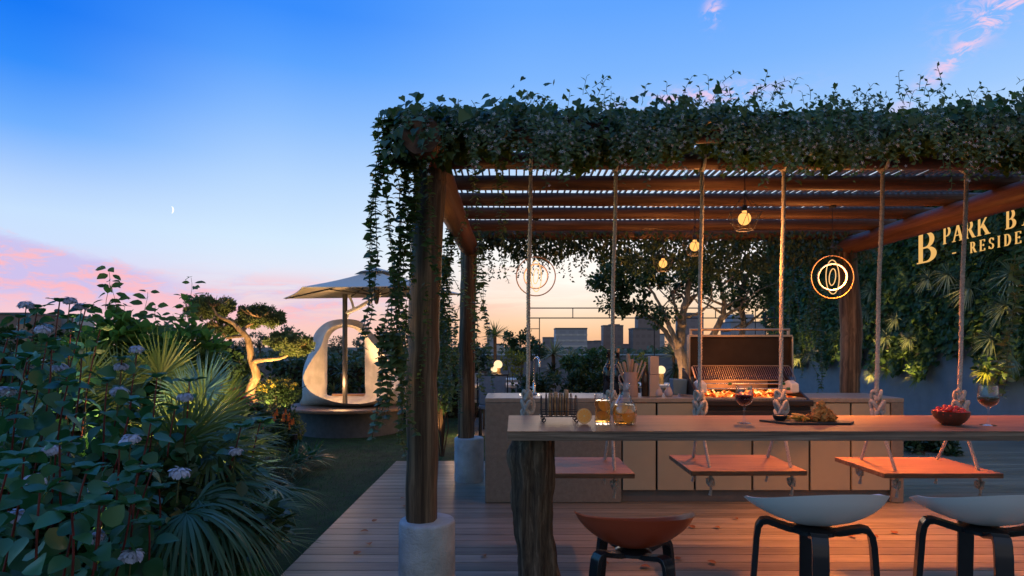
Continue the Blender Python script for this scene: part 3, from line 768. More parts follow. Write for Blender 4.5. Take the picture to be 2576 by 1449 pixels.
# bowl of red berries
wx, wy = (2392-1288)/1500*2.9, 2.9
bw = MB().lathe([(.0005,0),(.038,0),(.041,.003),(.060,.020),(.074,.042),(.0785,.066),(.0755,.066),(.070,.044),(.056,.024),(.036,.008),(.0005,.007)], (wx, wy, TZ+.001), 44).build('fruit_bowl', mat_plain('brown glazed clay', (.13,.035,.018), .38, 0, .15, 9), origin=(wx, wy, TZ))
tag(bw, 'round brown clay bowl heaped with red berries', 'bowl')
rbm = mat_plain('red berry skin', (.62,.028,.012), .25, 0, .15, 30, spec=.6)
first = None; k = 0
sp = [(0.0, 0.0, .088)] + [(.026*math.cos(a), .026*math.sin(a), .080) for a in np.linspace(0, 6.28, 7)[:-1]] + [(.048*math.cos(a+.2), .048*math.sin(a+.2), .070) for a in np.linspace(0, 6.28, 13)[:-1]] + [(.064*math.cos(a), .064*math.sin(a), .058) for a in np.linspace(0, 6.28, 18)[:-1]]
for (ox, oy, oz) in sp:
    if first is None: o = first = MB().sphere((0,0,0), (.0135,.0135,.0125), 16, 10).build('berry', rbm, origin=(0,0,0))
    else: o = first.copy(); COL.objects.link(o)
    o.location = (wx + ox + random.gauss(0,.0015), wy + oy + random.gauss(0,.0015), TZ + oz + random.gauss(0,.003)); o.rotation_euler = (random.random()*6, random.random()*6, 0)
    tag(o, 'round shiny red berry heaped in the brown bowl', 'berry', 'red berries in the brown bowl')

# ================================================================ on the kitchen counter
CZ = .94
def ct(px, y): return (px-1288)/1500*y
# faucet
fx, fy = ct(1344, 5.82), 5.82
fa = thing('faucet', 'tall chrome gooseneck tap behind the sink', 'tap', (fx, fy, CZ))
MB().lathe([(.026,0),(.026,.006),(.017,.012),(.016,.10),(.012,.105),(.011,.11)], (fx, fy, CZ), 24).build('tap_body', M['chrome'], fa)
MB().tube([(fx, fy, CZ+.10), (fx, fy, CZ+.30)] + [(fx+.022*(1-math.cos(a)), fy-.075*(1-math.cos(a))*.9, CZ+.30+.055*math.sin(a)) for a in np.linspace(.3, 3.0, 9)] + [(fx+.044, fy-.135, CZ+.265)], .0105, 12).build('spout', M['chrome'], fa)
MB().tube([(fx-.015, fy, CZ+.06), (fx-.055, fy-.005, CZ+.065), (fx-.058, fy-.005, CZ+.15)], [.009,.008,.006], 10).build('lever', M['chrome'], fa)
def bottle(name, px, y, prof, mat, lab, cork=None, grp=None, capm=None):
    x = ct(px, y); t = thing(name, lab, 'bottle', (x, y, CZ), grp)
    MB().lathe(prof, (x, y, CZ), 32).build('bottle_body', mat, t)
    if cork: MB().lathe([(cork[0], cork[1]), (cork[0]*1.05, cork[1]+.02), (cork[0], cork[1]+cork[2])], (x, y, CZ), 18).build('stopper', capm, t)
    return t
dg = mat_plain('dark bottle glass', (.012,.010,.012), .08, 0, .2, 10, spec=.8)
ckm = mat_plain('cork', (.42,.26,.15), .8, 0, .2, 60)
wp = [(.0005,0),(.052,0),(.055,.004),(.0555,.21),(.050,.25),(.030,.285),(.0185,.305),(.0165,.33),(.0165,.40),(.018,.405)]
bottle('wine_bottle', 1531, 5.80, wp, dg, 'dark wine bottle left of the utensil jug, half behind a swing rope', (.0135,.40,.035), 'dark wine bottles on the counter', M['blackwood'])
bottle('wine_bottle', 1554, 5.70, wp, dg, 'dark wine bottle with a tan stopper right against the utensil jug handle', (.0155,.39,.055), 'dark wine bottles on the counter', ckm)
bottle('oil_bottle', 1623, 5.55, [(.0005,0),(.033,0),(.0355,.004),(.037,.13),(.0355,.18),(.024,.225),(.0135,.245),(.0125,.285),(.014,.29)], mat_plain('smoky oil bottle glass', (.05,.035,.022), .1, 0, .25, 12, spec=.7), 'smoky glass oil bottle between the utensil jug and the tall canister', (.011,.285,.03), None, ckm)
clm = mat_plain('dusty pink clay', (.33,.245,.225), .7, 0, .06, 10)
jx, jy = ct(1586, 5.5), 5.5
jg = thing('utensil_jug', 'dusty pink clay jug with side handle full of wooden utensils', 'jug', (jx, jy, CZ))
MB().lathe([(.0005,0),(.068,0),(.071,.005),(.066,.10),(.0585,.225),(.0545,.225),(.061,.10),(.064,.01),(.0005,.008)], (jx, jy, CZ), 36).build('jug_body', clm, jg)
MB().tube([(jx-.056, jy, CZ+.205), (jx-.085, jy, CZ+.212), (jx-.105, jy, CZ+.185), (jx-.103, jy, CZ+.15), (jx-.084, jy, CZ+.115), (jx-.062, jy, CZ+.10)], .0085, 8).build('jug_handle', clm, jg)
um = mat_wood('pale utensil wood', (.34,.20,.11,1), (.46,.30,.19,1), (.55,.39,.26,1), (30,30,3), .6, .1)
ul = ['leftmost thin', 'second from left', 'third from left flat', 'tallest middle', 'broad middle', 'third from right', 'second from right', 'rightmost leaning']
for i in range(8):
    a = -.42 + .84*i/7; L = .30 + (.05 if i == 3 else 0) + random.uniform(-.02, .02); b = random.uniform(-.12, .12)
    d = Vector((math.sin(a), b, math.cos(a))).normalized(); p0 = Vector((jx, jy, CZ+.03)) + Vector((math.sin(a)*.03, b*.05, 0)); wd = .007 + .009*(i in (2, 4, 5, 3))
    mb = MB(); mb.tube([p0, p0 + d*L*.55, p0 + d*L*.8, p0 + d*L*.95, p0 + d*L], [.006, .0065, wd, wd*1.1, wd*.8], 8, squash=(.45, 1.3))
    o = mb.build('wooden_utensil', um, origin=p0); tag(o, ul[i] + ' wooden utensil standing in the clay jug', 'utensil', 'wooden utensils in the clay jug')
bxm = mat_plain('beige canister', (.42,.33,.27), .65, 0, .04, 6)
tx, ty = ct(1643.5, 5.52), 5.52
cn = thing('tall_canister', 'tall square beige canister with a seam below its middle', 'canister', (tx, ty, CZ))
MB().box((tx, ty, CZ+.101), (.086,.086,.20)).build('canister_base', bxm, cn, bevel=.003)
MB().box((tx+.0005, ty, CZ+.202+.085), (.082,.082,.168)).build('canister_lid', bxm, cn, bevel=.003)
skm = mat_plain('pale mauve ceramic', (.40,.34,.35), .45, 0, .04, 10)
for i, px in enumerate((1656, 1682)):
    x, y = ct(px, 5.5), 5.5
    t = thing('salt_shaker', ['pale mauve pear shaped shaker against the beige canister', 'pale mauve pear shaped shaker next to the blue pot'][i], 'shaker', (x, y, CZ), 'pear shaped shakers on the counter')
    MB().lathe([(.0005,0),(.028,0),(.036,.008),(.039,.030),(.032,.055),(.018,.082),(.013,.095),(.0005,.098)], (x, y, CZ), 28).build('shaker_body', skm, t)
    MB().lathe([(.011,.094),(.012,.110),(.008,.118),(.0005,.12)], (x, y, CZ), 18).build('shaker_cap', M['chrome'], t)
x, y = ct(1706, 5.75), 5.75
o = MB().prism([(-.062,0),(.062,0),(.073,.145),(-.070,.150)], -.06, .06, lambda a, b, h: (x+a, y+h, CZ+b)).build('square_pot', mat_plain('slate blue pot', (.10,.20,.30), .6, 0, .05, 8), origin=(x, y, CZ), bevel=.004)
tag(o, 'slate blue square pot widening upward beside the grill', 'pot')

# ================================================================ grill
GX = (1900-1288)/281; gl = thing('gas_grill', 'large dark built in grill, lid raised, coals burning', 'grill', (GX, 5.3, .94))
gx0, gx1 = (1762-1288)/283, (2040-1288)/283
gc = (gx0+gx1)/2; gw = gx1-gx0
MB().box((gc, 5.60, .80), (gw, .60, .24)).build('firebox', M['grillbody'], gl, bevel=.008)
MB().box((gc, 5.285, .755), (gw*.985, .035, .16)).build('control_panel', M['black'], gl, bevel=.006)
MB().box((gc, 5.275, .900), (gw*1.01, .05, .055)).build('front_rail', M['grillbody'], gl, bevel=.012)
for px in (1822, 1866, 1906, 1972, 2012):
    xk = (px-1288)/1500*5.25
    kb = MB().tube([(xk, 5.27, .758), (xk, 5.255, .758), (xk, 5.225, .758)], [.028, .028, .022], 20).build('knob', M['knob'], gl, angle=30)
    MB().box((xk, 5.224, .758), (.006, .004, .038)).build('knob_ridge', M['chrome'], kb)
# side cheeks sloping back
for s, xx in ((-1, gx0+.012), (1, gx1-.012)):
    MB().prism([(5.30,.925),(5.88,.925),(5.88,1.19),(5.74,1.12),(5.50,1.0)], xx-.009, xx+.009, lambda a, b, h: (h, a, b)).build('side_cheek', M['grillbody'], gl)
lx0, lx1 = (1728-1288)/250, (1981-1288)/250; lc = (lx0+lx1)/2; lw = lx1-lx0
YL = 5.96
f = MB().prism([(0,1.10),(0.03,1.10),(.05,1.50),(.02,1.52),(-.02,1.50)], lx0, lx1, lambda a, b, h: (h, YL+a, b)).build('lid', M['lidin'], gl, bevel=.004)
mb = MB(); mb.box((lc, YL-.03, 1.507), (lw+.012, .06, .022)); mb.box((lx0-.004, YL-.03, 1.30), (.016, .07, .40)); mb.box((lx1+.004, YL-.03, 1.30), (.016, .07, .40)); mb.build('lid_rim', M['copper'], f, bevel=.003)
mb = MB().tube([(lx0+.01, YL-.03, 1.57), (lx1-.01, YL-.03, 1.57)], .012, 12)
for xx in (lx0+.02, lx1-.02): mb.box((xx, YL-.02, 1.545), (.016, .03, .07))
mb.build('lid_handle', M['copper'], gl)
# warming rack
mb = MB(); zr0, zr1 = 1.075, 1.205; yr0, yr1 = 5.74, 5.88
for i in range(48):
    xx = lx0 + .02 + (lw-.06)*i/47; mb.tube([(xx, yr0, zr0), (xx, yr1, zr1)], .0032, 5)
mb.tube([(lx0+.02, yr0, zr0), (lx1-.04, yr0, zr0)], .0055, 8); mb.tube([(lx0+.012, yr0+.03, zr0+.02), (lx0+.012, yr1, zr1-.005), (lx0+.03, yr1, zr1+.006), (lx1-.05, yr1, zr1+.006), (lx1-.032, yr1, zr1-.005), (lx1-.032, yr0+.03, zr0+.02)], .0055, 8)
mb.build('warming_rack', M['copper'], gl)
MB().box((lc, 5.90, 1.02), (lw-.06, .02, .16)).build('back_panel', M['grillbody'], gl)
MB().box((lc-.06, 5.885, 1.03), (lw*.62, .012, .085)).build('burner_grille', M['copper'], gl)
for i, (z, yy) in enumerate(((1.052, 5.60), (1.012, 5.50))):
    rd = MB().tube([(lx0+.02, yy, z), (gx1-.05, yy, z)], .0062, 10).build('rotisserie_rod', M['chrome'], gl)
    for xx in (gc-.12 + .14*i, gx1-.11):
        MB().tube([(xx-.014, yy, z), (xx+.014, yy, z)], .013, 12).build('rod_clamp', M['green'], rd)
for xx, s in ((lx0-.005, -1), (gx1-.055, 1)):
    MB().prism([(5.47,.975),(5.60,.955),(5.66,1.0),(5.66,1.06),(5.58,1.085),(5.48,1.06)], xx-.038, xx+.038, lambda a, b, h: (h, a, b)).build('rotisserie_motor', M['motor'], gl, bevel=.012)
MB().prism([(gx0-.14,5.52),(gx0+.0,5.36),(gx0+.0,5.30),(gx0-.14,5.48)], .935, .965, lambda a, b, h: (a, b, h)).build('side_tray', M['chrome'], gl)
mb = MB()
for i in range(30):
    xx = gx0+.04 + (gw-.08)*i/29; mb.tube([(xx, 5.33, .925), (xx, 5.86, .925)], .004, 5)
mb.build('grate', M['black'], gl)
def coal_m():
    m, nt, out = new_mat('burning coals'); g = NG(nt); v = g.coord((1,1,1)); f = g.noise(v, 14, 5, .7, .4)
    col = g.ramp(f, [(.36, (.03,.004,.002,1)), (.47, (.7,.05,.008,1)), (.56, (1.0,.28,.04,1)), (.66, (1.0,.75,.3,1))])
    e = g.n('ShaderNodeEmission'); g.lk(col, e.inputs[0]); g.lk(g.ramp(f, [(.36, (.02,.02,.02)), (.5, (.5,.5,.5)), (.66, (1,1,1))]), e.inputs[1])
    mm = g.n('ShaderNodeMath', operation='MULTIPLY'); mm.inputs[1].default_value = 3.0
    src = e.inputs[1].links[0].from_socket; g.lk(src, mm.inputs[0]); g.lk(mm.outputs[0], e.inputs[1]); g.lk(e.outputs[0], out.inputs[0]); return m
clm2 = coal_m(); vs = []; fs = []; nx, ny = 90, 20
for j in range(ny):
    for i in range(nx):
        a = i/(nx-1); b = j/(ny-1)
        h = .020*math.sin(a*34+b*6)*math.sin(b*9+a*11) + .02*math.sin(a*71+2)*math.sin(b*17) + .045*math.sin(math.pi*b)*(.55+.45*math.sin(a*9+1))
        vs.append((gx0+.06+(gw-.14)*a, 5.40+.36*b, .945 + h*min(1, 8*a, 8*(1-a))))
for j in range(ny-1):
    for i in range(nx-1):
        q = j*nx+i; fs.append((q, q+1, q+nx+1, q+nx))
MB().add(vs, fs).build('coal_bed', clm2, gl)

# ================================================================ lamps under the pergola
def ring_lamp(px, py, d, ztop, lab):
    c = P(px, py, d); t = thing('ring_pendant', lab, 'pendant lamp', tuple(c), 'nested ring pendants under the pergola')
    vw = Vector((c.x, c.y, 0)).normalized(); rt = Vector((vw.y, -vw.x, 0)); ax1 = rt*.94 + vw*.34 + Vector((0,0,.06)); ax2 = rt*.94 + vw*.35 - Vector((0,0,.05))
    MB().ring(c, .172, .005, (0,1,0), 64, 8, flat=.007).build('outer_ring', M['bronze'], t)
    MB().ring(c, .106, .0065, (.25,1,.05), 56, 8, flat=.012).build('middle_ring', M['ledw'], t)
    MB().ring(c, .135, .0036, ax1, 64, 8).build('tilted_light_ring', M['tube'], t)
    MB().ring(c, .066, .0036, ax2, 48, 8).build('small_light_ring', M['tube'], t)
    MB().tube([(c.x, c.y, c.z+.172), (c.x, c.y, ztop)], .0025, 6).build('cord', M['black'], t)
    MB().lathe([(.0005,0),(.028,0),(.028,.012),(.0005,.014)], (c.x, c.y, ztop-.012), 20).build('ceiling_cup', M['black'], t)
    return c
c1 = ring_lamp(1348, 695, 5.26, 2.525, 'ring pendant seen against the bright sunset sky')
c2 = ring_lamp(2094, 697, 4.77, 2.525, 'ring pendant glowing orange in front of the far wooden post')
def cage_lamp(d, lab):
    x = 1.474; z = HC + .811; t = thing('cage_pendant', lab, 'pendant lamp', (x, d, z), 'wire cage bulbs under the pergola')
    MB().sphere((x, d, z), (.039,.039,.041), 24, 16).build('bulb', M['bulb'], t)
    MB().lathe([(.015,.037),(.015,.050),(.0005,.051)], (x, d, z), 16).build('bulb_neck', M['bulb'], t); MB().lathe([(.017,.049),(.017,.075),(.008,.085),(.0005,.086)], (x, d, z), 16).build('socket', M['black'], t)
    top = Vector((x, d, z+.16)); a6 = [Vector((x+.108*math.cos(k*math.pi/3+.3), d+.108*math.sin(k*math.pi/3+.3), z+.012+.018*(k % 2))) for k in range(6)]
    b6 = [Vector((x+.055*math.cos(k*math.pi/3+.82), d+.055*math.sin(k*math.pi/3+.82), z-.072)) for k in range(6)]
    mb = MB()
    for k in range(6):
        mb.tube([top, a6[k]], .0017, 5); mb.tube([a6[k], a6[(k+1) % 6]], .0017, 5); mb.tube([a6[k], b6[k]], .0017, 5); mb.tube([b6[k], a6[(k+1) % 6]], .0017, 5); mb.tube([b6[k], b6[(k+1) % 6]], .0017, 5)
    mb.build('wire_cage', M['black'], t)
    MB().tube([(x, d, z+.07), (x+.004, d, z+.16), (x, d, 2.53)], .0028, 6).build('cord', M['black'], t)
for d, l in ((3.78, 'nearest and largest glowing bulb in a wire cage'), (4.81, 'glowing caged bulb, middle of the row, beside a swing rope'), (5.82, 'farthest and smallest glowing bulb in a wire cage')): cage_lamp(d, l)
# ================================================================ plant materials
L_IVY = mat_leaf('ivy leaves', (.022,.058,.020,1), (.065,.125,.036,1), .4, .28)
L_VINE = mat_leaf('vine leaves', (.028,.075,.035,1), (.075,.15,.055,1), .42, .3)
L_HANG = mat_leaf('hanging vine leaves', (.040,.085,.032,1), (.11,.165,.06,1), .45, .35)
L_HYD = mat_leaf('broad blue green leaves', (.016,.078,.036,1), (.040,.145,.062,1), .40, .25, .5)
L_LIME = mat_leaf('light green leaves', (.05,.12,.03,1), (.13,.22,.055,1), .5, .6)
L_FAN = mat_leaf('fan palm blades', (.045,.095,.03,1), (.12,.17,.05,1), .42, .25)
L_CYAN = mat_leaf('blue palm blades', (.06,.15,.15,1), (.13,.26,.25,1), .42, .2)
L_DROOP = mat_leaf('deep green palm blades', (.02,.075,.045,1), (.05,.14,.085,1), .38, .25)
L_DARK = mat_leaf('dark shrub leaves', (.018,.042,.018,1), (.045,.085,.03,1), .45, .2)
L_PINE = mat_leaf('pine needles', (.06,.09,.035,1), (.13,.16,.055,1), .55, .25)
L_OLIVE = mat_leaf('tree leaves', (.018,.045,.018,1), (.055,.10,.035,1), .45, .3)
L_GREY = mat_leaf('grey green leaves', (.05,.085,.06,1), (.11,.15,.11,1), .55, .2)
L_WALL = mat_leaf('wall garden leaves', (.022,.055,.016,1), (.075,.125,.03,1), .5, .22)
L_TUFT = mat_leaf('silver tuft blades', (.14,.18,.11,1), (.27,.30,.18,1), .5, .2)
L_RED = mat_leaf('red leaves', (.40,.03,.02,1), (.62,.09,.05,1), .45, .3)
L_YEL = mat_leaf('yellow green leaves', (.10,.13,.02,1), (.26,.26,.05,1), .5, .3)
L_FAR = mat_leaf('far tree leaves', (.06,.085,.06,1), (.13,.155,.105,1), .7, .2)  # paled and greyed: distance haze is put into the leaf colour
F_WHITE = mat_leaf('pale lilac florets', (.30,.36,.52,1), (.48,.54,.72,1), .6, .25, .2)
F_STAR = mat_leaf('white star flowers', (.58,.60,.72,1), (.85,.85,.92,1), .5, .3, .3)
F_ORANGE = mat_leaf('orange flowers', (.70,.12,.02,1), (.85,.25,.04,1), .5, .3)
F_YEL = mat_leaf('yellow flowers', (.62,.42,.05,1), (.80,.62,.12,1), .5, .3)
S_RED = mat_plain('red stem', (.11,.017,.015), .5, 0, .2, 20)
S_GREEN = mat_plain('green stem', (.06,.075,.025), .6, 0, .2, 20)
S_BROWN = mat_plain('brown twig', (.06,.04,.026), .8, 0, .2, 20)
UP = np.array([0, 0, 1.0])

def bushy(name, label, cat, c, rad, mat, n, size, spread=.10, clumps=40, tm=T_SIMPLE, stem=True, group=None, base=None, extra=None):
    c = Vector(c); b = base if base is not None else Vector((c.x, c.y, -.04))
    t = thing(name, label, cat, tuple(b), group)
    p, d, cc = clump_points(tuple(c), rad, clumps, n, spread, .5)
    lb = LB().leaves(tm, p, d + RNG.normal(0, .45, (n, 3)), np.array([0,0,.8]) + d*.6 + RNG.normal(0, .4, (n, 3)), RNG.uniform(.65, 1.25, n)*size)
    lb.build('foliage', mat, t)
    if stem:
        mb = MB()
        for k in range(min(len(cc), 9)):
            q = Vector(cc[k]); mid = b.lerp(q, .5) + Vector((random.gauss(0, rad[0]*.12), random.gauss(0, rad[0]*.12), 0))
            mb.tube([b + Vector((random.gauss(0,.02), random.gauss(0,.02), -.02)), mid, q], [.012, .008, .003], 5)
        mb.build('stem', S_BROWN, t)
    return t

# ================================================================ ivy and jasmine on the pergola
def front_growth():
    t = thing('ivy', 'thick dark ivy blanket covering the front edge of the pergola roof', 'ivy', (1.3, 3.2, 2.5))
    lb = LB(); N = 15000
    x = RNG.uniform(-.60, 3.5, N)
    top = 2.668 + .03*np.sin(x*3.1) + .03*np.sin(x*7.7+1) + .02*np.sin(x*17)
    bot = 2.475 + .05*np.sin(x*5.3+2) + .035*np.sin(x*13) + .02*np.sin(x*31)
    u = RNG.uniform(0, 1, N); z = bot + (top - bot)*u
    y = 3.28 + RNG.normal(0, .17, N)*(.55 + .45*np.sin(np.pi*u)); y = np.where(u > .7, y + RNG.uniform(0, .5, N)*(RNG.random(N) < .5), y)
    sz = np.where(x < -.1, RNG.uniform(.03, .062, N), RNG.uniform(.02, .044, N))*RNG.choice([.8, 1.0, 1.25], N)
    keep = (np.sin(x*9+z*14)*np.sin(z*23+x*5) > -.55) | (RNG.random(N) < .35); x, y, z, sz, u = x[keep], y[keep], z[keep], sz[keep], u[keep]; N = len(x)
    d = np.stack([RNG.normal(0, .6, N), -.35 + RNG.normal(0, .4, N), -.7 + RNG.normal(0, .5, N)], 1)
    nr = np.stack([RNG.normal(0, .5, N), -.8 + RNG.normal(0, .4, N), .5 + RNG.normal(0, .5, N)], 1)
    lb.leaves(T_IVY, np.stack([x, y, z], 1), d, nr, sz)
    # crown of upright larger leaves at the left corner and along the top
    n = 390; x = np.concatenate([RNG.uniform(-.60, .25, 130), RNG.uniform(.2, 3.5, 260)]); y = 3.22 + RNG.normal(0, .07, n)
    z = 2.63 + RNG.uniform(-.03, .015, n)
    lb.leaves(T_IVY, np.stack([x, y, z], 1), np.stack([RNG.normal(0, .7, n), RNG.normal(0, .4, n), RNG.uniform(-.1, 1, n)], 1), np.stack([RNG.normal(0, .5, n), -1 + RNG.normal(0, .3, n), RNG.uniform(0, 1, n)], 1), np.where(x < .2, RNG.uniform(.03, .05, n), RNG.uniform(.028, .044, n)))
    # roof cover going back
    n = 2600; x = RNG.uniform(-.6, 3.6, n); y = 3.3 + RNG.uniform(0, 1, n)**2*1.0
    lb.leaves(T_IVY, np.stack([x, y, 2.675 + RNG.uniform(-.015, .03, n)], 1), rnd_dirs(n, -.4, .4), UP + RNG.normal(0, .4, (n, 3)), RNG.uniform(.04, .075, n))
    # left corner overhang in front of the post top
    n = 520; x = RNG.normal(-.47, .10, n); z = RNG.uniform(2.36, 2.62, n); y = 3.08 + RNG.normal(0, .08, n)
    ok = np.abs(x + .47) < .19 - .35*np.maximum(0, 2.45 - z); x, y, z = x[ok], y[ok], z[ok]; n = len(x)
    lb.leaves(T_IVY, np.stack([x, y, z], 1), np.stack([RNG.normal(0, .5, n), -.3 + RNG.normal(0, .3, n), -.9 + RNG.normal(0, .3, n)], 1), np.stack([RNG.normal(0, .4, n), np.full(n, -1.0), .3 + RNG.normal(0, .4, n)], 1), RNG.uniform(.03, .058, n))
    lb.build('foliage', L_IVY, t)
    mb = MB()
    for k in range(7):
        pts = [(-.6 + i*.1, 3.2 + .06*math.sin(i*.9 + k*1.7), 2.58 + .04*math.sin(i*.7 + k*2.3)) for i in range(41)]; mb.tube(pts, .005, 5)
    mb.build('vine_stem', S_BROWN, t)
    # jasmine, finer, with star flowers and loose shoots
    j = thing('jasmine', 'fine leaved jasmine with white star flowers trailing over the front ivy', 'jasmine', (1.5, 3.05, 2.5))
    lb = LB(); fb = LB(); sm = MB()
    def shoot(p0, d0, L, droop, lsz, flower=.0):
        k = max(3, int(L/.022)); p = Vector(p0); d = Vector(d0).normalized(); P_ = []; D_ = []; N_ = []; pts = [p.copy()]
        for i in range(k):
            d = (d + Vector((random.gauss(0,.14), random.gauss(0,.10), -droop*.12 + random.gauss(0,.06)))).normalized(); p = p + d*.022; pts.append(p.copy())
            s = d.cross(Vector((0, -1, .3))).normalized() * (1 if i % 2 else -1)
            P_.append(tuple(p)); D_.append(tuple(s + d*.5 + Vector((0,0,random.gauss(0,.3))))); N_.append((random.gauss(0,.5), -.7, .6 + random.gauss(0,.3)))
            if random.random() < flower:
                q = p + Vector((random.gauss(0,.012), -.02, random.gauss(0,.012)))
                fb.leaves(T_STAR, [tuple(q)], [(random.gauss(0,1), random.gauss(0,.2), random.gauss(0,1))], [(random.gauss(0,.4), -1, .25 + random.gauss(0,.3))], [random.uniform(.0075, .012)])
        lb.leaves(T_SIMPLE, P_, D_, N_, RNG.uniform(.7, 1.15, k)*lsz); sm.tube(pts[::2] if len(pts) > 5 else pts, .0013, 4, cap=False)
    for i in range(400):                                # falling shoots
        x0 = random.uniform(-.55, 3.4)
        lump = .5 + .5*math.sin(x0*4.4 + 1.2) * .6 + .4*math.sin(x0*11)
        shoot((x0, 3.03 + random.gauss(0, .07), random.uniform(2.48, 2.66)), (random.gauss(0,.3), -.35, -.5), random.uniform(.08, .17 + .15*max(0, lump)), .8, .030, .26)
    for i in range(120):                                # rising shoots against the sky
        x0 = random.choice([random.uniform(.2, 3.4), random.gauss(1.15, .22), random.gauss(2.0, .3)])
        shoot((x0, 3.15 + random.gauss(0, .12), 2.665 + .015*min(1, max(0, x0/3))), (random.gauss(0,.8), -.15, 1), random.uniform(.04, .11), .7, .030, .03)
    for xc, w, m in ((-.08,.10,16),(.62,.14,30),(1.22,.14,26),(1.62,.14,36),(2.28,.12,26),(.22,.1,14),(2.7,.1,14)):
        for i in range(m): shoot((random.gauss(xc, w), 3.02 + random.gauss(0, .05), random.uniform(2.44, 2.6)), (random.gauss(0,.25), -.3, -.8), random.uniform(.14, .30), .9, .028, .30)
    lb.addmb(sm); lb.build('foliage', L_VINE, j); fb.build('flower', F_STAR, j, smooth=False)
front_growth()
def back_growth():
    t = thing('ivy', 'dark ivy along the rear edge of the pergola, trailing down at its right', 'ivy', (1.6, 6.3, 2.5))
    lb = LB(); N = 7600; x = RNG.uniform(-.5, 3.8, N)
    dep = .10 + .09*np.clip((x - .2)/1.1, 0, 1) + .10*np.exp(-((x-2.2)/.9)**2) + .05*np.sin(x*6) + .035*np.sin(x*15+1)
    u = RNG.uniform(0, 1, N)**1.25; z = 2.60 - u*(dep + .12); y = 6.30 + RNG.normal(0, .12, N)
    lb.leaves(T_SIMPLE, np.stack([x, y, z], 1), np.stack([RNG.normal(0,.6,N), -.2 + RNG.normal(0,.4,N), -.8 + RNG.normal(0,.5,N)], 1), np.stack([RNG.normal(0,.5,N), -.8 + RNG.normal(0,.4,N), .4 + RNG.normal(0,.4,N)], 1), RNG.uniform(.03, .065, N))
    for k in range(120):
        x0 = random.uniform(-.35, 3.7); n = random.randint(6, 17); zz = 2.42 - .08*min(1, max(0, x0/1.5)); q = np.cumsum(RNG.normal(0, .008, (n, 2)), 0)
        lb.leaves(T_SIMPLE, np.stack([x0 + q[:,0], 6.25 + q[:,1], zz - np.arange(n)*.020], 1), rnd_dirs(n, -.9, .1), np.stack([RNG.normal(0,.5,n), -1 + RNG.normal(0,.3,n), RNG.normal(.3,.4,n)], 1), RNG.uniform(.028, .045, n))
    lb.build('foliage', L_DARK, t)
    mb = MB()
    for k in range(5): mb.tube([(-.4 + i*.1, 6.28 + .04*math.sin(i*.8 + k*1.9), 2.55 + .03*math.sin(i*.6 + k*2.7)) for i in range(41)], .005, 5)
    mb.build('vine_stem', S_BROWN, t)
back_growth()
# leafy strands hanging down, each a vine of its own
def strand(px, py0, py1, d, lsz, step, lab, mat=L_HANG, wob=.010, spread=1.0, thick=1, out=(0,0)):
    a = P(px, py0, d); b = P(px, py1, d); n = int((a.z - b.z)/step); t = thing('hanging_vine', lab, 'hanging vine', tuple(a), 'leafy strands hanging from the pergola')
    lb = LB(); mb = MB()
    for s in range(thick):
        ox = random.gauss(0, .022)*(thick > 1); oy = random.gauss(0, .03)*(thick > 1); p = Vector((a.x + ox, a.y + oy, a.z)); pts = [p.copy()]; PP = []; DD = []; NN = []; SS = []
        nn = int(n*(random.uniform(.7, 1) if s else 1)); vx = 0.0
        for i in range(nn):
            vx = vx*.9 + random.gauss(0, wob*.25); p = p + Vector((vx, random.gauss(0, wob*.5), -step)); pts.append(p.copy()); an = i*2.4 + s + random.gauss(0, .4)
            for q in range(2):
                aa = an + q*math.pi + random.gauss(0, .3); PP.append(tuple(p)); DD.append((math.cos(aa)*spread, math.sin(aa)*spread, random.gauss(-.12, .28))); NN.append((random.gauss(0,.4), random.gauss(-.5,.45), 1)); SS.append(lsz*random.uniform(.60, 1.12)*(1 - .35*i/max(1, nn)))
        lb.leaves(T_IVY if lsz > .045 else T_OVAL, PP, DD, NN, SS); mb.tube(pts, .0016 if lsz < .05 else .0022, 5, cap=False)
    lb.build('foliage', mat, t); mb.build('vine_stem', S_GREEN, t)
strand(962, 300, 1000, 3.00, .050, .032, 'outermost thin strand at the left end of the pergola, sparse pairs of leaves', wob=.006)
strand(976, 290, 930, 3.08, .05, .024, 'second strand from the left end of the pergola, long and straight', wob=.006, thick=2)
strand(1022, 330, 1120, 3.10, .05, .024, 'longest strand beside the left edge of the near post', wob=.005, thick=3)
strand(985, 290, 820, 3.05, .055, .024, 'dense strand just left of the near post, wide heart shaped leaves', thick=3, mat=L_IVY)
strand(1014, 300, 850, 3.12, .055, .022, 'dense strand hanging against the left side of the near post', thick=3, mat=L_IVY)
strand(968, 850, 1110, 3.05, .055, .034, 'lower strand left of the near post, spread leaves over the white seat', thick=3)
strand(1000, 830, 1150, 3.10, .058, .028, 'lowest strand beside the near post, reaching almost to the deck', thick=3)
strand(1030, 780, 1060, 3.16, .045, .024, 'strand clinging to the left edge of the near post at half height', thick=2)
strand(1082, 440, 980, 3.165, .045, .021, 'strand running down the front of the near post', thick=2)
strand(1068, 700, 1010, 3.15, .04, .024, 'short strand on the lower front of the near post')
strand(1135, 500, 1010, 5.20, .055, .026, 'thick leafy column between the two left posts', thick=6, mat=L_IVY)
strand(1120, 640, 1060, 5.90, .06, .028, 'leafy curtain behind the near post, reaching low', thick=6)
strand(1183, 430, 960, 3.42, .036, .022, 'strand in front of the far left post', thick=2)
strand(1208, 600, 1010, 5.95, .07, .034, 'strand along the right side of the far left post', thick=2)
strand(1252, 400, 720, 3.50, .042, .022, 'strand hanging free right of the far left post', thick=2)
strand(2560, 640, 1010, 2.95, .055, .028, 'strand with pale oval leaves at the right edge of the picture', thick=2)
strand(2048, 640, 985, 6.60, .05, .03, 'strand left of the far right post, trailing beside the grill', thick=3, mat=L_VINE)
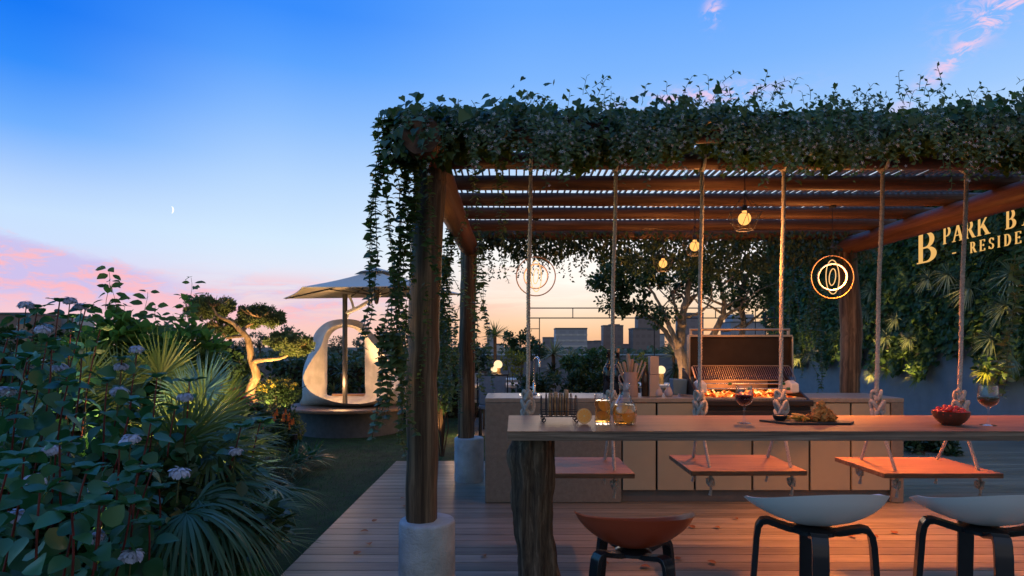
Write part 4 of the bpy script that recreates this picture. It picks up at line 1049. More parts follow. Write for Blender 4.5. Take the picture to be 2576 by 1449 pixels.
strand(1990, 640, 960, 6.70, .05, .03, 'strand between the tree and the far right post', thick=4, mat=L_VINE)
strand(2085, 640, 1000, 6.60, .045, .03, 'thin strand just left of the far right post', thick=2, mat=L_VINE)

# ================================================================ hydrangeas at the near left
def hydrangea(stems, label, heads):
    b0 = P(stems[0][0], 900, stems[0][2]); t = thing('hydrangea', label, 'hydrangea', (b0.x, b0.y, -.035), 'hydrangeas in the near bed')
    sm = MB(); lb = LB()
    for px, py, d in stems:
        top = P(px, py, d); h = top.z + .035; base = Vector((top.x - h*random.uniform(.10, .24), top.y + random.uniform(-.12, .12), -.04)); n = max(4, int(h/.062))
        pts = []
        for i in range(n + 1):
            f = i/n; pts.append(base.lerp(top, f) + Vector((.03*math.sin(f*3+px), .02*math.sin(f*4+px), 0))*(f*(1-f)*4))
        sm.tube(pts, [.0060*(1 - .5*i/n) for i in range(n+1)], 6)
        an = random.uniform(0, 3); PP = []; DD = []; NN = []; SS = []
        for i in range(1, n + 1):
            f = i/n; an += math.pi/2 + random.gauss(0, .2); s = random.uniform(.065, .128)*(1 - .40*f**3)
            for q in range(2):
                a = an + q*math.pi + random.gauss(0, .15); o = Vector((math.cos(a), math.sin(a), 0))
                PP.append(tuple(pts[i] + o*.018)); DD.append((o.x, o.y, random.gauss(.05 if f > .9 else -.55, .5))); NN.append((o.x*.5 + random.gauss(0,.5), o.y*.5 - .35 + random.gauss(0,.5), 1)); SS.append(s)
            if f < .55 and random.random() < .75:       # side shoot
                a = random.uniform(0, 6.28); o = Vector((math.cos(a), math.sin(a), .3)); q0 = pts[i] + o*.09
                for e in range(3):
                    b = a + (e-1)*1.2; PP.append(tuple(q0)); DD.append((math.cos(b), math.sin(b), random.gauss(-.1, .2))); NN.append((random.gauss(0,.3), random.gauss(0,.3), 1)); SS.append(random.uniform(.08, .12))
        for e in range(3):
            a = an + e*2.1; PP.append(tuple(pts[-1])); DD.append((math.cos(a), math.sin(a), .5)); NN.append((-math.cos(a)*.4, -math.sin(a)*.4, 1)); SS.append(random.uniform(.05, .075))
        lb.leaves(T_BIG, PP, DD, NN, SS)
    sm.build('stem', S_RED, t); lb.build('foliage', L_HYD, t)
    for px, py, d in heads:
        c = P(px, py, d); fb = LB(); n = 90; dd = rnd_dirs(n, 0, 1); r = .038*random.uniform(.75, 1.15)
        p = np.array(c) + dd*np.array([1, 1, .70])*r*.82
        rad = unit(dd*np.array([1, 1, .0]) + 1e-4); dn = rad*dd[:, 2:3] + np.array([0,0,-1.0])*np.sqrt(1-dd[:, 2:3]**2)
        fb.leaves(T_OVAL, p, dn + RNG.normal(0, .25, (n, 3)), dd + RNG.normal(0, .10, (n, 3)), RNG.uniform(.016, .025, n))
        fb.build('flower_head', F_WHITE, t)
        m2 = MB().tube([P(px, py+2, d) + Vector((-.012, 0, -.11)), c], [.003, .0022], 5); m2.build('flower_stalk', S_GREEN, t)
hydrangea([(20,850,2.6),(48,800,2.9),(95,775,3.0),(8,930,2.3),(70,900,2.4),(118,860,2.8),(0,1010,2.1)], 'hydrangea at the left edge with the highest pale flower heads', [(66,768,2.95),(108,830,2.9),(12,985,2.4)])
hydrangea([(150,760,3.0),(182,800,3.2),(216,775,3.1),(252,830,3.2),(130,880,2.7),(205,900,2.7),(170,970,2.5)], 'tall hydrangea whose top leaves stand out against the pink sky', [(176,757,3.0),(205,772,3.1),(150,925,2.8)])
hydrangea([(306,905,2.9),(345,890,3.1),(270,960,2.6),(395,950,2.8),(330,1010,2.5),(380,1060,2.4)], 'hydrangea in front of the upright pale fan palm leaf', [(343,879,3.05),(305,922,2.9),(300,985,2.7)])
hydrangea([(476,960,2.9),(440,1030,2.8)], 'hydrangea with sparse dark leaves before the blue palm', [(466,1000,2.85)])
hydrangea([(606,1075,3.0),(655,1062,3.2),(585,1150,3.0)], 'hydrangea reaching farthest right over the lawn edge, bright top leaves', [(592,1135,2.95)])
hydrangea([(60,1150,1.9),(150,1120,2.0),(220,1180,1.9),(20,1180,1.75),(100,1240,1.75),(180,1290,1.7),(250,1270,1.8)], 'low hydrangea filling the near left corner', [(130,1132,2.2),(86,1207,2.1),(40,1300,2.0)])
hydrangea([(300,1130,2.2),(345,1190,2.15),(385,1180,2.3),(330,1270,2.0),(270,1230,2.0)], 'hydrangea with most flower heads, middle of the near bed', [(250,1226,2.2),(236,1352,2.1),(330,1400,2.0)])
hydrangea([(400,1230,2.4),(375,1320,2.1)], 'low dark hydrangea beside the drooping palm leaves near the lawn', [(452,1190,2.25),(330,1105,2.3)])

# taller light green shrub behind, leafy upright shoots
def leafy_shrub(stems, label, mat, lsz, base, fill):
    t = thing('leafy_shrub', label, 'shrub', tuple(base), 'light green shrubs in the bed')
    sm = MB(); lb = LB()
    for px, py, d in stems:
        top = P(px, py, d); bs = Vector((base[0] + (top.x-base[0])*.45 + random.gauss(0,.05), top.y, -.04)); n = int((top.z+.04)/.052); pts = [bs.lerp(top, i/n) + Vector((.02*math.sin(i*.7+px), 0, 0)) for i in range(n+1)]
        sm.tube(pts, [.006*(1-.75*i/n) for i in range(n+1)], 5); PP = []; DD = []; NN = []; SS = []; an = random.uniform(0, 6)
        for i in range(int(n*.25), n+1):
            for e in range(2):
                an += 2.4; f = i/n; PP.append(tuple(pts[i] + Vector((math.cos(an), math.sin(an)*.5, .15))*.085*(1-f*.75))); DD.append((math.cos(an)*1.2, math.sin(an)*.6, random.gauss(-.05, .3))); NN.append((random.gauss(0,.5), random.gauss(-.8,.5), 1)); SS.append(lsz*random.uniform(.7,1.15)*(1-.30*f))
        lb.leaves(T_OVAL, PP, DD, NN, SS)
    if fill:
        c, rad, n = fill; p, d, _ = clump_points(c, rad, 30, n, .16); lb.leaves(T_OVAL, p, d + RNG.normal(0,.4,(n,3)), UP + d*.4 + RNG.normal(0,.3,(n,3)), RNG.uniform(.7,1.1,n)*lsz)
    sm.build('stem', S_GREEN, t); lb.build('foliage', mat, t)
b = P(330, 900, 4.9); leafy_shrub([(270,676,4.9),(286,722,4.9),(245,790,4.8),(310,770,5.0),(366,735,5.1),(396,770,5.0),(340,790,5.0),(415,800,5.1),(290,800,4.9),(380,815,5.0),(225,830,4.8)], 'light green shrub with tall leafy shoots rising highest against the pink clouds', L_LIME, .135, (b.x, b.y, -.035), (tuple(P(320, 895, 5.0)), (.36,.25,.26), 750))
b = P(485, 900, 5.5); leafy_shrub([(478,698,5.5),(462,745,5.5),(440,790,5.4),(470,790,5.6),(425,830,5.5),(495,850,5.5)], 'light green shrub with one tall shoot beside the shaped pine', L_LIME, .13, (b.x, b.y, -.035), (tuple(P(470, 890, 5.6)), (.24,.2,.17), 420))

# ================================================================ fan palms
def fan(lb, st, hub, a, nrm, Rr, nseg=40, spread=1.75, droop=.12, wd=.046, base=None):
    a = Vector(a).normalized(); nrm = Vector(nrm); nrm = (nrm - a*nrm.dot(a)).normalized(); b = a.cross(nrm)
    th = np.linspace(-spread, spread, nseg) + RNG.normal(0, .02, nseg)
    A, B, N = np.array(a), np.array(b), np.array(nrm)
    d = np.cos(th)[:,None]*A + np.sin(th)[:,None]*B + (.18*np.abs(np.sin(th)) + RNG.normal(0,.05,nseg))[:,None]*N
    L = Rr*(.72 + .28*np.cos(th*.8))*RNG.uniform(.9, 1.06, nseg)
    sd = np.cross(d, N)*.8 + N*np.where(np.arange(nseg) % 2, .6, -.6)[:,None]*.5
    lb.blades(np.repeat(np.array(hub)[None,:], nseg, 0), d, L, Rr*wd, droop*(1+RNG.uniform(-.3,.6,nseg)), K=5, side=sd, base=.5, peak=.42)
    if base is not None:
        h = Vector(hub); m = Vector(base).lerp(h, .55) + Vector((0,0,.08)); st.tube([base, m, h], [.007,.006,.0045], 6)
def palm(label, px, d, fans, mat, auto=0, Rr=.32, zr=(.25,.7), out=.35, stemh=.0):
    b = P(px, 900, d); b.z = -.035; t = thing('fan_palm', label, 'fan palm', tuple(b), 'fan palms in the bed'); lb = LB(); st = MB()
    for (fx, fy, fd, dx, dy, dz, nx, ny, nz, r, dr) in fans: fan(lb, st, P(fx, fy, fd), (dx, dz, dy), (nx, nz, ny), r, droop=dr, base=b + Vector((0,0,.06)))
    for k in range(auto):
        a = 2.4*k + random.gauss(0,.2); z = random.uniform(*zr); rr = out*random.uniform(.6, 1.15); hub = b + Vector((math.cos(a)*rr, math.sin(a)*rr, z)); el = .9 - 1.5*rr/out*.5
        fan(lb, st, hub, (math.cos(a), math.sin(a), el*.7), (-math.cos(a)*el, -math.sin(a)*el, 1), Rr*random.uniform(.8,1.1), droop=random.uniform(.1,.5), base=b + Vector((0,0,.05)))
    lb.build('foliage', mat, t); st.build('leaf_stalk', S_GREEN, t)
# dx right, dy up, dz away
palm('fan palm with one pale leaf standing upright above the bed', 400, 4.4, [(404,950,4.4, .08,1,0, .2,0,-1, .40,.0),(300,975,4.3,-.5,1,.1, .3,.1,-1,.36,.05),(350,985,4.5,-.9,.4,0,.1,.5,-1,.32,.1)], L_FAN, 5, .34, (.45,.85), .4)
palm('blue leaved fan palm catching the sky beside the red leaves', 515, 3.9, [(512,985,3.8,.55,1,.1,-.5,.2,-1,.31,.03),(470,1000,3.9,-.7,.7,0,.2,.3,-1,.25,.1)], L_CYAN, 2, .24, (.5,.8), .22)
palm('large fan palm lit from below in the middle of the bed', 500, 4.1, [(545,1045,3.9,.75,.55,0,-.3,.8,-1,.42,.12),(520,1060,3.8,.2,1,0,0,.2,-1,.40,.05),(570,1080,3.8,1,.1,0,0,1,-.5,.40,.25),(455,1090,3.8,-.8,.6,0,.2,.6,-1,.36,.1)], L_FAN, 7, .38, (.35,.8), .45)
palm('fan palm filling the bed between the near hydrangeas and the lawn', 500, 3.3, [(490,1100,3.2,.7,.8,0,-.2,.6,-1,.36,.12),(530,1140,3.1,1,.25,-.1,0,.9,-.7,.36,.25),(450,1120,3.1,.1,1,0,0,.2,-1,.34,.05),(580,1150,3.2,.95,.45,.1,-.2,.8,-.8,.34,.2)], L_FAN, 5, .32, (.3,.6), .35)
palm('low fan palm glowing warm from the lamp beneath it', 430, 3.5, [(470,1130,3.3,.8,.5,0,-.3,.8,-1,.34,.2),(420,1150,3.3,-.2,1,0,0,.2,-1,.30,.05)], L_FAN, 6, .32, (.25,.55), .4)
palm('blue green fan palm arching out over the lawn', 560, 3.5, [(590,1195,3.2,1,-.02,-.1,.05,1,-.4,.33,.32),(560,1215,3.1,.7,.25,-.3,-.2,.8,-.8,.28,.3)], L_CYAN, 2, .26, (.25,.4), .3)
palm('fan palm with long leaves drooping toward the near lawn edge', 470, 2.75, [(500,1255,2.75,.9,-.1,-.2,.2,1,-.5,.40,.55),(560,1290,2.8,1,-.25,0,.1,1,-.5,.34,.65),(470,1290,2.5,.35,-.2,-.8,0,1,-.9,.36,.8),(430,1320,2.5,-.4,.1,-.6,0,1,-.7,.30,.6),(540,1230,2.95,.8,.3,.1,-.2,1,-.6,.34,.4)], L_DROOP, 3, .28, (.2,.42), .3)
palm('fan palm half hidden behind the hydrangea stems', 210, 4.0, [(215,960,4.0,-.3,1,0,.1,.2,-1,.34,.05),(160,1000,3.9,-.8,.5,0,.2,.6,-1,.32,.15)], L_FAN, 6, .34, (.4,.85), .45)

# ================================================================ shrubs and rosettes of the middle bed
def rosette(name, label, c, n, L, w, mat, droop=.25, zlo=.1, group=None, cat='rosette plant', K=4, zb=-.04):
    c = Vector(c); t = thing(name, label, cat, (c.x, c.y, min(c.z, zb) if zb is not None else c.z), group)
    d = rnd_dirs(n, zlo, .98); lb = LB().blades(np.repeat(np.array(c)[None,:], n, 0) + d*.015, d, RNG.uniform(.75,1.1,n)*L, w, droop, K=K, base=.7, peak=.3)
    lb.build('foliage', mat, t)
    if c.z > .12 and zb is not None: MB().tube([(c.x, c.y, -.05), (c.x+.01, c.y, c.z*.5), tuple(c)], [.03,.025,.03], 8).build('stem', S_BROWN, t)
    return t
for i, (px, py, d, n, L, mt, lb_) in enumerate([(700,1175,6.2,46,.36,L_HYD,'dark rosette plant at the bed edge nearest the deck'),(745,1160,6.7,44,.36,L_HYD,'dark rosette plant in the middle of three along the lawn'),(785,1150,7.1,40,.34,L_HYD,'dark rosette plant farthest right along the lawn'),(650,1205,5.5,44,.34,L_GREY,'grey green rosette below the lavender mound'),(615,1000,8.6,40,.5,L_DARK,'spiky dark sago plant at the foot of the shaped pine')]):
    q = P(px, py, d); rosette('rosette_plant', lb_, (q.x, q.y, max(.02, q.z-.02) if i < 4 else q.z), n, L, .032 if i < 4 else .02, mt, .35, .02, 'rosette plants along the bed edge')
q = P(640, 1130, 6.0); t = thing('lavender', 'soft grey green lavender mound in front of the flowering shrub', 'lavender', (q.x, q.y, -.04)); n = 1500
b0 = np.stack([q.x + RNG.normal(0,.16,n), q.y + RNG.normal(0,.13,n), np.full(n, .02)], 1); LB().blades(b0, np.stack([(b0[:,0]-q.x)*2+RNG.normal(0,.15,n), (b0[:,1]-q.y)*2+RNG.normal(0,.15,n), np.ones(n)], 1), RNG.uniform(.2,.46,n), .006, .12, K=2).build('foliage', L_GREY, t)
q = P(735, 1078, 7.7); bushy('boxwood_ball', 'clipped round boxwood ball at the lawn edge by the white seat', 'boxwood', q, (.15,.15,.16), L_YEL, 2600, .022, .035, 120)
q = P(680, 1060, 7.3)
t = bushy('flowering_shrub', 'dark shrub with hanging orange flowers left of the boxwood ball', 'shrub', q, (.30,.26,.24), L_DARK, 2400, .05, .09, 50)
n = 26; dd = rnd_dirs(n, -.4, .8); dd[:,1] = -np.abs(dd[:,1])
for k in range(n):
    c0 = Vector(np.array(q) + dd[k]*np.array([.3,.27,.24])); MB().lathe([(.004,0),(.010,-.02),(.013,-.06),(.022,-.085),(.018,-.086)], tuple(c0), 8, True, False).build('flower', F_ORANGE, t)
q = P(697, 985, 8.2)
t = bushy('flowering_shrub', 'dome shaped shrub with yellow flower clusters beside the pine trunk', 'shrub', q, (.33,.28,.17), L_DARK, 2600, .045, .08, 60)
fb = LB(); n = 420; dd = rnd_dirs(n, -.1, 1); k = RNG.integers(0, 26, n); cdir = rnd_dirs(26, .1, 1); cdir[:,1] = -np.abs(cdir[:,1]); p = np.array(q) + cdir[k]*np.array([.30,.27,.17]) + dd*.035; fb.leaves(T_STAR, p, rnd_dirs(n), dd, .016); fb.build('flower', F_YEL, t, smooth=False)
q = P(578, 1005, 5.9); rosette('red_cordyline', 'bright red strap leaved plant between the palms and the pine', (q.x, q.y, q.z), 40, .30, .045, L_RED, .45, .0, None, 'cordyline')
for i, (px, py, d, rr, mt, n, lb_) in enumerate([
    (560,935,7.8,(.35,.3,.28),L_DARK,2200,'dark green shrub left of the pine trunk, against the wall'),
    (470,910,8.5,(.55,.4,.35),L_DARK,2600,'broad dark shrub behind the light green shoots'),
    (600,1075,7.9,(.5,.25,.2),L_DARK,1800,'dark low shrub around the base of the pine'),
    (650,1125,6.9,(.40,.25,.16),L_DARK,2200,'dark ground shrub below the orange flowers'),
    (570,1085,6.3,(.4,.3,.3),L_DARK,2200,'dark shrub behind the fan palms'),
    (90,960,6.2,(.8,.5,.6),L_DARK,3000,'dark shrub mass at the left edge behind the hydrangeas'),
    (300,1010,5.8,(.8,.5,.5),L_DARK,3000,'dark shrub mass behind the tall hydrangea stems'),
    (520,1190,4.6,(.4,.3,.28),L_DARK,1800,'dark shrub under the middle fan palm'),
    (120,915,7.5,(.9,.5,.25),L_LIME,2200,'light green shrub far left below the corrugated block'),
    (180,1250,3.0,(.6,.3,.3),L_HYD,1500,'blue green undergrowth between the near hydrangeas'),
    (430,1300,2.9,(.5,.3,.25),L_DARK,1500,'dark undergrowth by the garden lamp'),
    ]):
    q = P(px, py, d); bushy('shrub', lb_, 'shrub', q, rr, mt, n, .075 if d < 7 else .07, .14, 36, T_OVAL, group='shrubs of the left bed')

# ================================================================ shaped pine
M['pinebark'] = mat_wood('warm pine bark', (.10,.062,.036,1), (.21,.135,.08,1), (.33,.23,.145,1), (18,18,5), .8, .9, spec=.2, fine=4)
def pine():
    d0 = 7.5; t = thing('shaped_pine', 'cloud pruned pine with twisting lit trunk and flat needle pads', 'pine tree', (P(632,1030,d0).x, d0, -.04))
    def Q(px, py, dd=0): return P(px, py, d0 + dd)
    mb = MB()
    def br(pts, r0, r1, n=12):
        pts = [Vector(p) for p in pts]; K = 6*(len(pts)-1); out = []; rr = []
        for i in range(K+1):
            s = i/K*(len(pts)-1); a = min(int(s), len(pts)-2); f = s-a; p0 = pts[max(a-1,0)]; p1 = pts[a]; p2 = pts[a+1]; p3 = pts[min(a+2,len(pts)-1)]
            q = .5*((2*p1) + (p2-p0)*f + (2*p0-5*p1+4*p2-p3)*f*f + (3*p1-p0-3*p2+p3)*f**3); out.append(q); rr.append((r0 + (r1-r0)*i/K)*(1+random.gauss(0,.03)))
        mb.tube(out, rr, n)
    g0 = Q(640,1075); g0.z = -.06
    br([g0, Q(640,1035), Q(629,1000), Q(635,965,-.02), Q(645,945,-.02), Q(633,905), Q(628,875), Q(622,850), Q(606,832), Q(598,822)], .070, .028)
    br([Q(602,830), Q(585,812), Q(562,802,-.05), Q(545,790,-.05), Q(535,772,-.05)], .028, .013)
    br([Q(606,838), Q(620,822,.08), Q(640,812,.1), Q(652,800,.1)], .024, .01)
    br([Q(612,845), Q(590,847,.12), Q(572,850,.12), Q(560,838,.12), Q(553,825,.12)], .022, .009)
    br([Q(634,915), Q(645,908,-.06), Q(670,905,-.1), Q(700,902,-.1), Q(720,895,-.1), Q(733,882,-.1)], .036, .014)
    br([Q(632,1000), Q(618,996), Q(600,1002), Q(585,1000)], .026, .014)
    for c, k in ((Q(733,882,-.1), 14), (Q(535,772,-.05), 14), (Q(652,800,.1), 10), (Q(553,825,.12), 9)):
        for i in range(k):
            a = random.uniform(0, 6.28); L = random.uniform(.12, .3); mb.tube([c, c + Vector((math.cos(a)*L*.6, math.sin(a)*L*.5, L*.22)), c + Vector((math.cos(a)*L, math.sin(a)*L*.8, L*.55))], [.008,.005,.002], 5)
    mb.build('trunk', M['pinebark'], t)
    for (c, rad, n, cl) in ((Q(530,772,.18),(.30,.27,.15),6500,80),(Q(510,780,.2),(.18,.2,.12),2200,36),(Q(560,828,.28),(.22,.2,.12),3600,50),(Q(592,822,.28),(.12,.14,.09),900,16),(Q(655,796,.28),(.27,.24,.14),5600,70),(Q(628,790,.3),(.14,.16,.10),1500,24),(Q(690,812,.25),(.12,.14,.08),1000,18),(Q(738,866,-.1),(.28,.25,.13),5600,72),(Q(705,858,-.1),(.16,.18,.09),1600,26)):
        p, dd, _ = clump_points(tuple(c), rad, cl, n, .05, .35, .8); lb = LB().leaves(T_SIMPLE, p, dd + np.array([0,0,.5]) + RNG.normal(0,.5,(n,3)), dd + UP*.5 + RNG.normal(0,.5,(n,3)), RNG.uniform(.024,.042,n)); lb.build('needle_pad', L_PINE, t)
pine()
# ================================================================ garden walls, hedge, far left
def wallbox(name, lab, x0, x1, y0, y1, z, mat, cat='wall', cap=None):
    o = MB().box(((x0+x1)/2, (y0+y1)/2, (z-.3)/2), (x1-x0, y1-y0, z+.3)).build(name, mat, smooth=False, origin=((x0+x1)/2, (y0+y1)/2, 0)); return tag(o, lab, cat)
wl = thing('garden_wall', 'warm grey rendered garden wall behind the shaped pine, small white lamp on it', 'wall', (-6.5, 12.5, 0))
MB().box((-8.0, 12.6, .40), (7.2, .2, 1.4)).build('wall_body', M['render'], wl, smooth=False)
MB().box((-8.0, 12.6, 1.115), (7.26, .26, .03)).build('wall_coping', M['concrete'], wl, smooth=False)
q = P(600, 915, 12.46); MB().box(tuple(q), (.16, .06, .22)).build('wall_lamp', mat_emit('dim wall lamp', lin(255,214,170), 1.0), wl, bevel=.01)
hd = thing('hedge', 'dark clipped hedge behind the white plaster seat', 'hedge', (-2.6, 12.3, -.04)); n = 7000
p = np.stack([RNG.uniform(-4.9, -.6, n), 12.1 + RNG.uniform(0,.5,n), RNG.uniform(0, 1.12, n) + RNG.normal(0,.03,n)], 1)
LB().leaves(T_OVAL, p, np.stack([RNG.normal(0,.6,n), -.5+RNG.normal(0,.4,n), RNG.normal(0,.6,n)],1), np.stack([RNG.normal(0,.5,n), -np.ones(n), .4+RNG.normal(0,.4,n)],1), RNG.uniform(.06,.11,n)).build('foliage', L_DARK, hd)
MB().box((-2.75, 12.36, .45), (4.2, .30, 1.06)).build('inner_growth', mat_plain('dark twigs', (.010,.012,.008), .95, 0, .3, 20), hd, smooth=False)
for k, (px, py) in enumerate(((840, 985), (905, 975), (860, 940))):
    q = P(px, py, 11.6); rosette('sago_plant', ['sago leaves seen low through the opening of the white seat', 'sago leaves at the right inside the opening of the white seat', 'small sago tuft before the hedge, high in the opening'][k], tuple(q), 30, .38, .03, L_DARK, .4, .05, 'sago plants before the hedge')

# ================================================================ white plaster seat sculpture
def sculpture():
    cx, cy = (882-1288)/147, 10.2
    t = thing('seat_sculpture', 'white plaster arched shell seat on a round dark plinth with wooden rim', 'garden sculpture', (cx, cy, 0))
    MB().lathe([(.86,-.06),(.87,.10),(.88,.345),(.86,.35)], (cx, cy+.1, 0), 64).build('plinth', M['plinthdark'], t, angle=40)
    MB().lathe([(.9,.352),(1.08,.352),(1.085,.36),(1.085,.392),(1.08,.40),(.9,.40)], (cx, cy+.1, 0), 72, False, False).build('bench_rim', M['teak'], t, angle=40)
    MB().lathe([(.0005,.37),(.92,.37),(.92,.398),(.0005,.399)], (cx, cy+.1, 0), 64).build('bench_top', M['teak'], t, angle=40)
    # front rim, back opening and outer outline are three closed curves joined by smooth skins (x, z in metres, right of the middle and above ground)
    def cm(pts, sub_=6):
        n = len(pts); o = []
        for i in range(n):
            p0, p1, p2, p3 = pts[i-1], pts[i], pts[(i+1) % n], pts[(i+2) % n]
            for k in range(sub_):
                f = k/sub_; o.append(.5*((2*p1) + (p2-p0)*f + (2*p0-5*p1+4*p2-p3)*f*f + (3*p1-p0-3*p2+p3)*f**3))
        return o
    def V3(l): return [Vector((a, y, z)) for a, z, y in l]
    F = V3([(0,1.775,.22),(-.225,1.732,.20),(-.335,1.612,.16),(-.405,1.411,.08),(-.54,1.21,.02),(-.655,1.02,-.10),(-.712,.84,-.24),(-.585,.63,-.42),(-.26,.479,-.52),(.10,.424,-.55),
            (.46,.454,-.52),(.79,.62,-.42),(.945,.84,-.24),(.86,1.02,-.10),(.69,1.235,.02),(.475,1.461,.08),(.36,1.612,.16),(.225,1.732,.20)])
    O = V3([(0,1.872,.40),(-.265,1.835,.40),(-.44,1.718,.40),(-.54,1.562,.38),(-.61,1.29,.34),(-.69,1.084,.26),(-.725,.88,.16),(-.725,.555,.05),(-.71,.398,.0),(.10,.398,-.30),
            (.70,.398,.0),(.97,.398,.10),(.985,.706,.14),(.93,.983,.24),(.72,1.26,.34),(.53,1.512,.38),(.415,1.66,.40),(.24,1.835,.40)])
    B = V3([(0,1.739,.40),(-.165,1.706,.40),(-.277,1.613,.40),(-.335,1.461,.40),(-.345,1.21,.40),(-.345,.958,.40),(-.345,.756,.40),(-.345,.568,.40),(-.19,.555,.40),(0,.555,.40),
            (.19,.555,.40),(.345,.568,.40),(.345,.756,.40),(.345,.958,.40),(.345,1.21,.40),(.335,1.461,.40),(.277,1.613,.40),(.165,1.706,.40)])
    def seen(l): return [Vector(((scx+p.x)*(cy+p.y)/cy - scx, p.y, HC + (p.z-HC)*(cy+p.y)/cy)) for p in l]
    scx = (867.3-1288)/147
    F, O, B = cm(seen(F)), cm(seen(O)), cm(seen(B)); N = len(F); scx = (867.3-1288)/147
    vs = []; fs = []
    def ringadd(Lp):
        b = len(vs); vs.extend([(scx+p.x, cy+p.y, p.z) for p in Lp]); return b
    def skin(a, b, flip=False):
        for i in range(N):
            q = (a+i, a+(i+1) % N, b+(i+1) % N, b+i); fs.append(q[::-1] if flip else q)
    K = 8; rings = []
    for k in range(K+1):
        f = k/K; L_ = []
        for i in range(N):
            p = F[i].lerp(B[i], f); dep = max(0, (1.35-F[i].z))*.16*math.sin(math.pi*f**.8); n_ = Vector((F[i].x-.05, 0, F[i].z-1.15)); n_ = n_.normalized() if n_.length > 1e-6 else n_
            p = p + n_*dep + Vector((0, .5*dep, 0)); p.z = max(p.z, .412); L_.append(p)
        rings.append(ringadd(L_))
    ro = ringadd(O); rb = ringadd([Vector((p.x, .56, p.z)) for p in O]); rq = ringadd([Vector((p.x, .56, p.z)) for p in B])
    for k in range(K): skin(rings[k], rings[k+1])
    skin(rings[0], ro, True); skin(ro, rb, True); skin(rb, rq, True); skin(rings[-1], rq)
    MB().add(vs, fs).build('shell', M['sculpt'], t, angle=32)
    MB().box((scx, cy+.48, .49), (.69, .14, .13)).build('sill', M['teak'], t, bevel=.006)
    return cx, cy
SCX, SCY = sculpture()

# ================================================================ cantilever parasol
def parasol():
    cx = (940-1288)/147; cy = 10.2; px = (868-1288)/147
    t = thing('parasol', 'large pale cantilever parasol on a grey pole above the white seat', 'parasol', (px, cy, .40))
    MB().tube([(px, cy, .40), (px, cy, 2.30)], .042, 20).build('pole', M['pole'], t)
    mb = MB().tube([(px+.01, cy, 1.97), (px+.22, cy, 2.06), (px+.62, cy+.02, 2.30)], [.034,.034,.028], 10); mb.tube([(px+.07, cy, 2.28), (px+.12, cy, 2.16), (px+.15, cy, 2.05)], .022, 8); mb.tube([(px+.02, cy, 1.86), (px+.06, cy, 1.96), (px+.12, cy, 2.01)], .018, 8); mb.build('arm', M['white'], t)
    zr = 2.27; top = Vector((cx+.05, cy, 2.72))
    rim = [Vector((cx-1.54, cy, zr-.04)), Vector((cx-.76, cy-1.32, zr+.02)), Vector((cx+.80, cy-1.32, zr+.04)), Vector((cx+1.52, cy+.0, zr+.03)), Vector((cx+.78, cy+1.30, zr+.10)), Vector((cx-.78, cy+1.30, zr+.08))]
    vs = []; fs = []; K = 6; S = 5; seg = []
    for i in range(6):
        for j in range(S):
            f = j/S; p = rim[i].lerp(rim[(i+1) % 6], f); p = p.lerp(Vector((cx, cy, zr)), .035*math.sin(math.pi*f)); seg.append(p)
    n = len(seg)
    for off in (0, -.012):
        for k in range(K+1):
            f = .11 + .89*k/K
            for j, p in enumerate(seg):
                q = top.lerp(p, f); q.z += -.05*math.sin(math.pi*f)*(.5+.5*math.sin(math.pi*((j % S)/S))) + off; vs.append(q)
    Lr = (K+1)*n
    for k in range(K):
        for j in range(n):
            a = k*n+j; b = k*n+(j+1) % n; fs.append((a, a+n, b+n, b)); fs.append((Lr+a, Lr+b, Lr+b+n, Lr+a+n))
    for j in range(n): a = K*n+j; b = K*n+(j+1) % n; fs.append((a, Lr+a, Lr+b, b))
    MB().add(vs, fs).build('canopy', M['canvas'], t, angle=25)
    vs = [top + Vector((0,0,.035))]; fs = []
    for i in range(6): vs.append(top.lerp(rim[i], .24) + Vector((0,0,.035)))
    for i in range(6): fs.append((0, 1+i, 1+(i+1) % 6))
    MB().add(vs, fs).build('vent_cap', M['canvas'], t, smooth=False)
    hub = Vector((cx+.05, cy, 2.50)); MB().lathe([(.0005,-.38),(.03,-.36),(.045,-.28),(.05,-.05),(.03,.2)], tuple(hub), 16).build('hub', M['pole'], t)
    for i in range(6):
        e = rim[i] + Vector((0,0,-.022)); m = top.lerp(e, .98)
        rb = MB().tube([top.lerp(e, .06) + Vector((0,0,-.05)), top.lerp(e, .5) + Vector((0,0,-.075)), m], [.014,.013,.009], 8).build('rib', M['black'], t)
        MB().tube([hub + Vector((0,0,-.22)), top.lerp(e, .5) + Vector((0,0,-.085))], .010, 6).build('strut', M['black'], rb)
parasol()

# ================================================================ plants between the left posts and behind the counter
q = P(1112, 905, 7.9); bushy('tall_shrub', 'tall leafy shrub glowing orange inside, between the two left posts', 'shrub', q, (.24,.25,.62), L_VINE, 3000, .06, .1, 60, T_OVAL)
q = P(1190, 915, 11.4); bushy('tall_shrub', 'dark rounded shrub behind the far left post', 'shrub', q, (.42,.35,.38), L_DARK, 2400, .06, .1, 50, T_OVAL)
q = P(1005, 880, 11.0); bushy('tall_shrub', 'dark shrub to the right of the white seat', 'shrub', q, (.5,.4,.55), L_DARK, 2600, .07, .12, 50, T_OVAL)
bw_ = thing('boundary_wall', 'blue grey rendered boundary wall behind the kitchen garden', 'wall', (2.0, 15.0, 0))
MB().box((1.9, 15.1, .44), (6.4, .2, 1.48)).build('wall_body', M['bluewall'], bw_, smooth=False)
MB().box((1.9, 15.1, 1.195), (6.46, .26, .03)).build('wall_coping', M['concrete'], bw_, smooth=False)
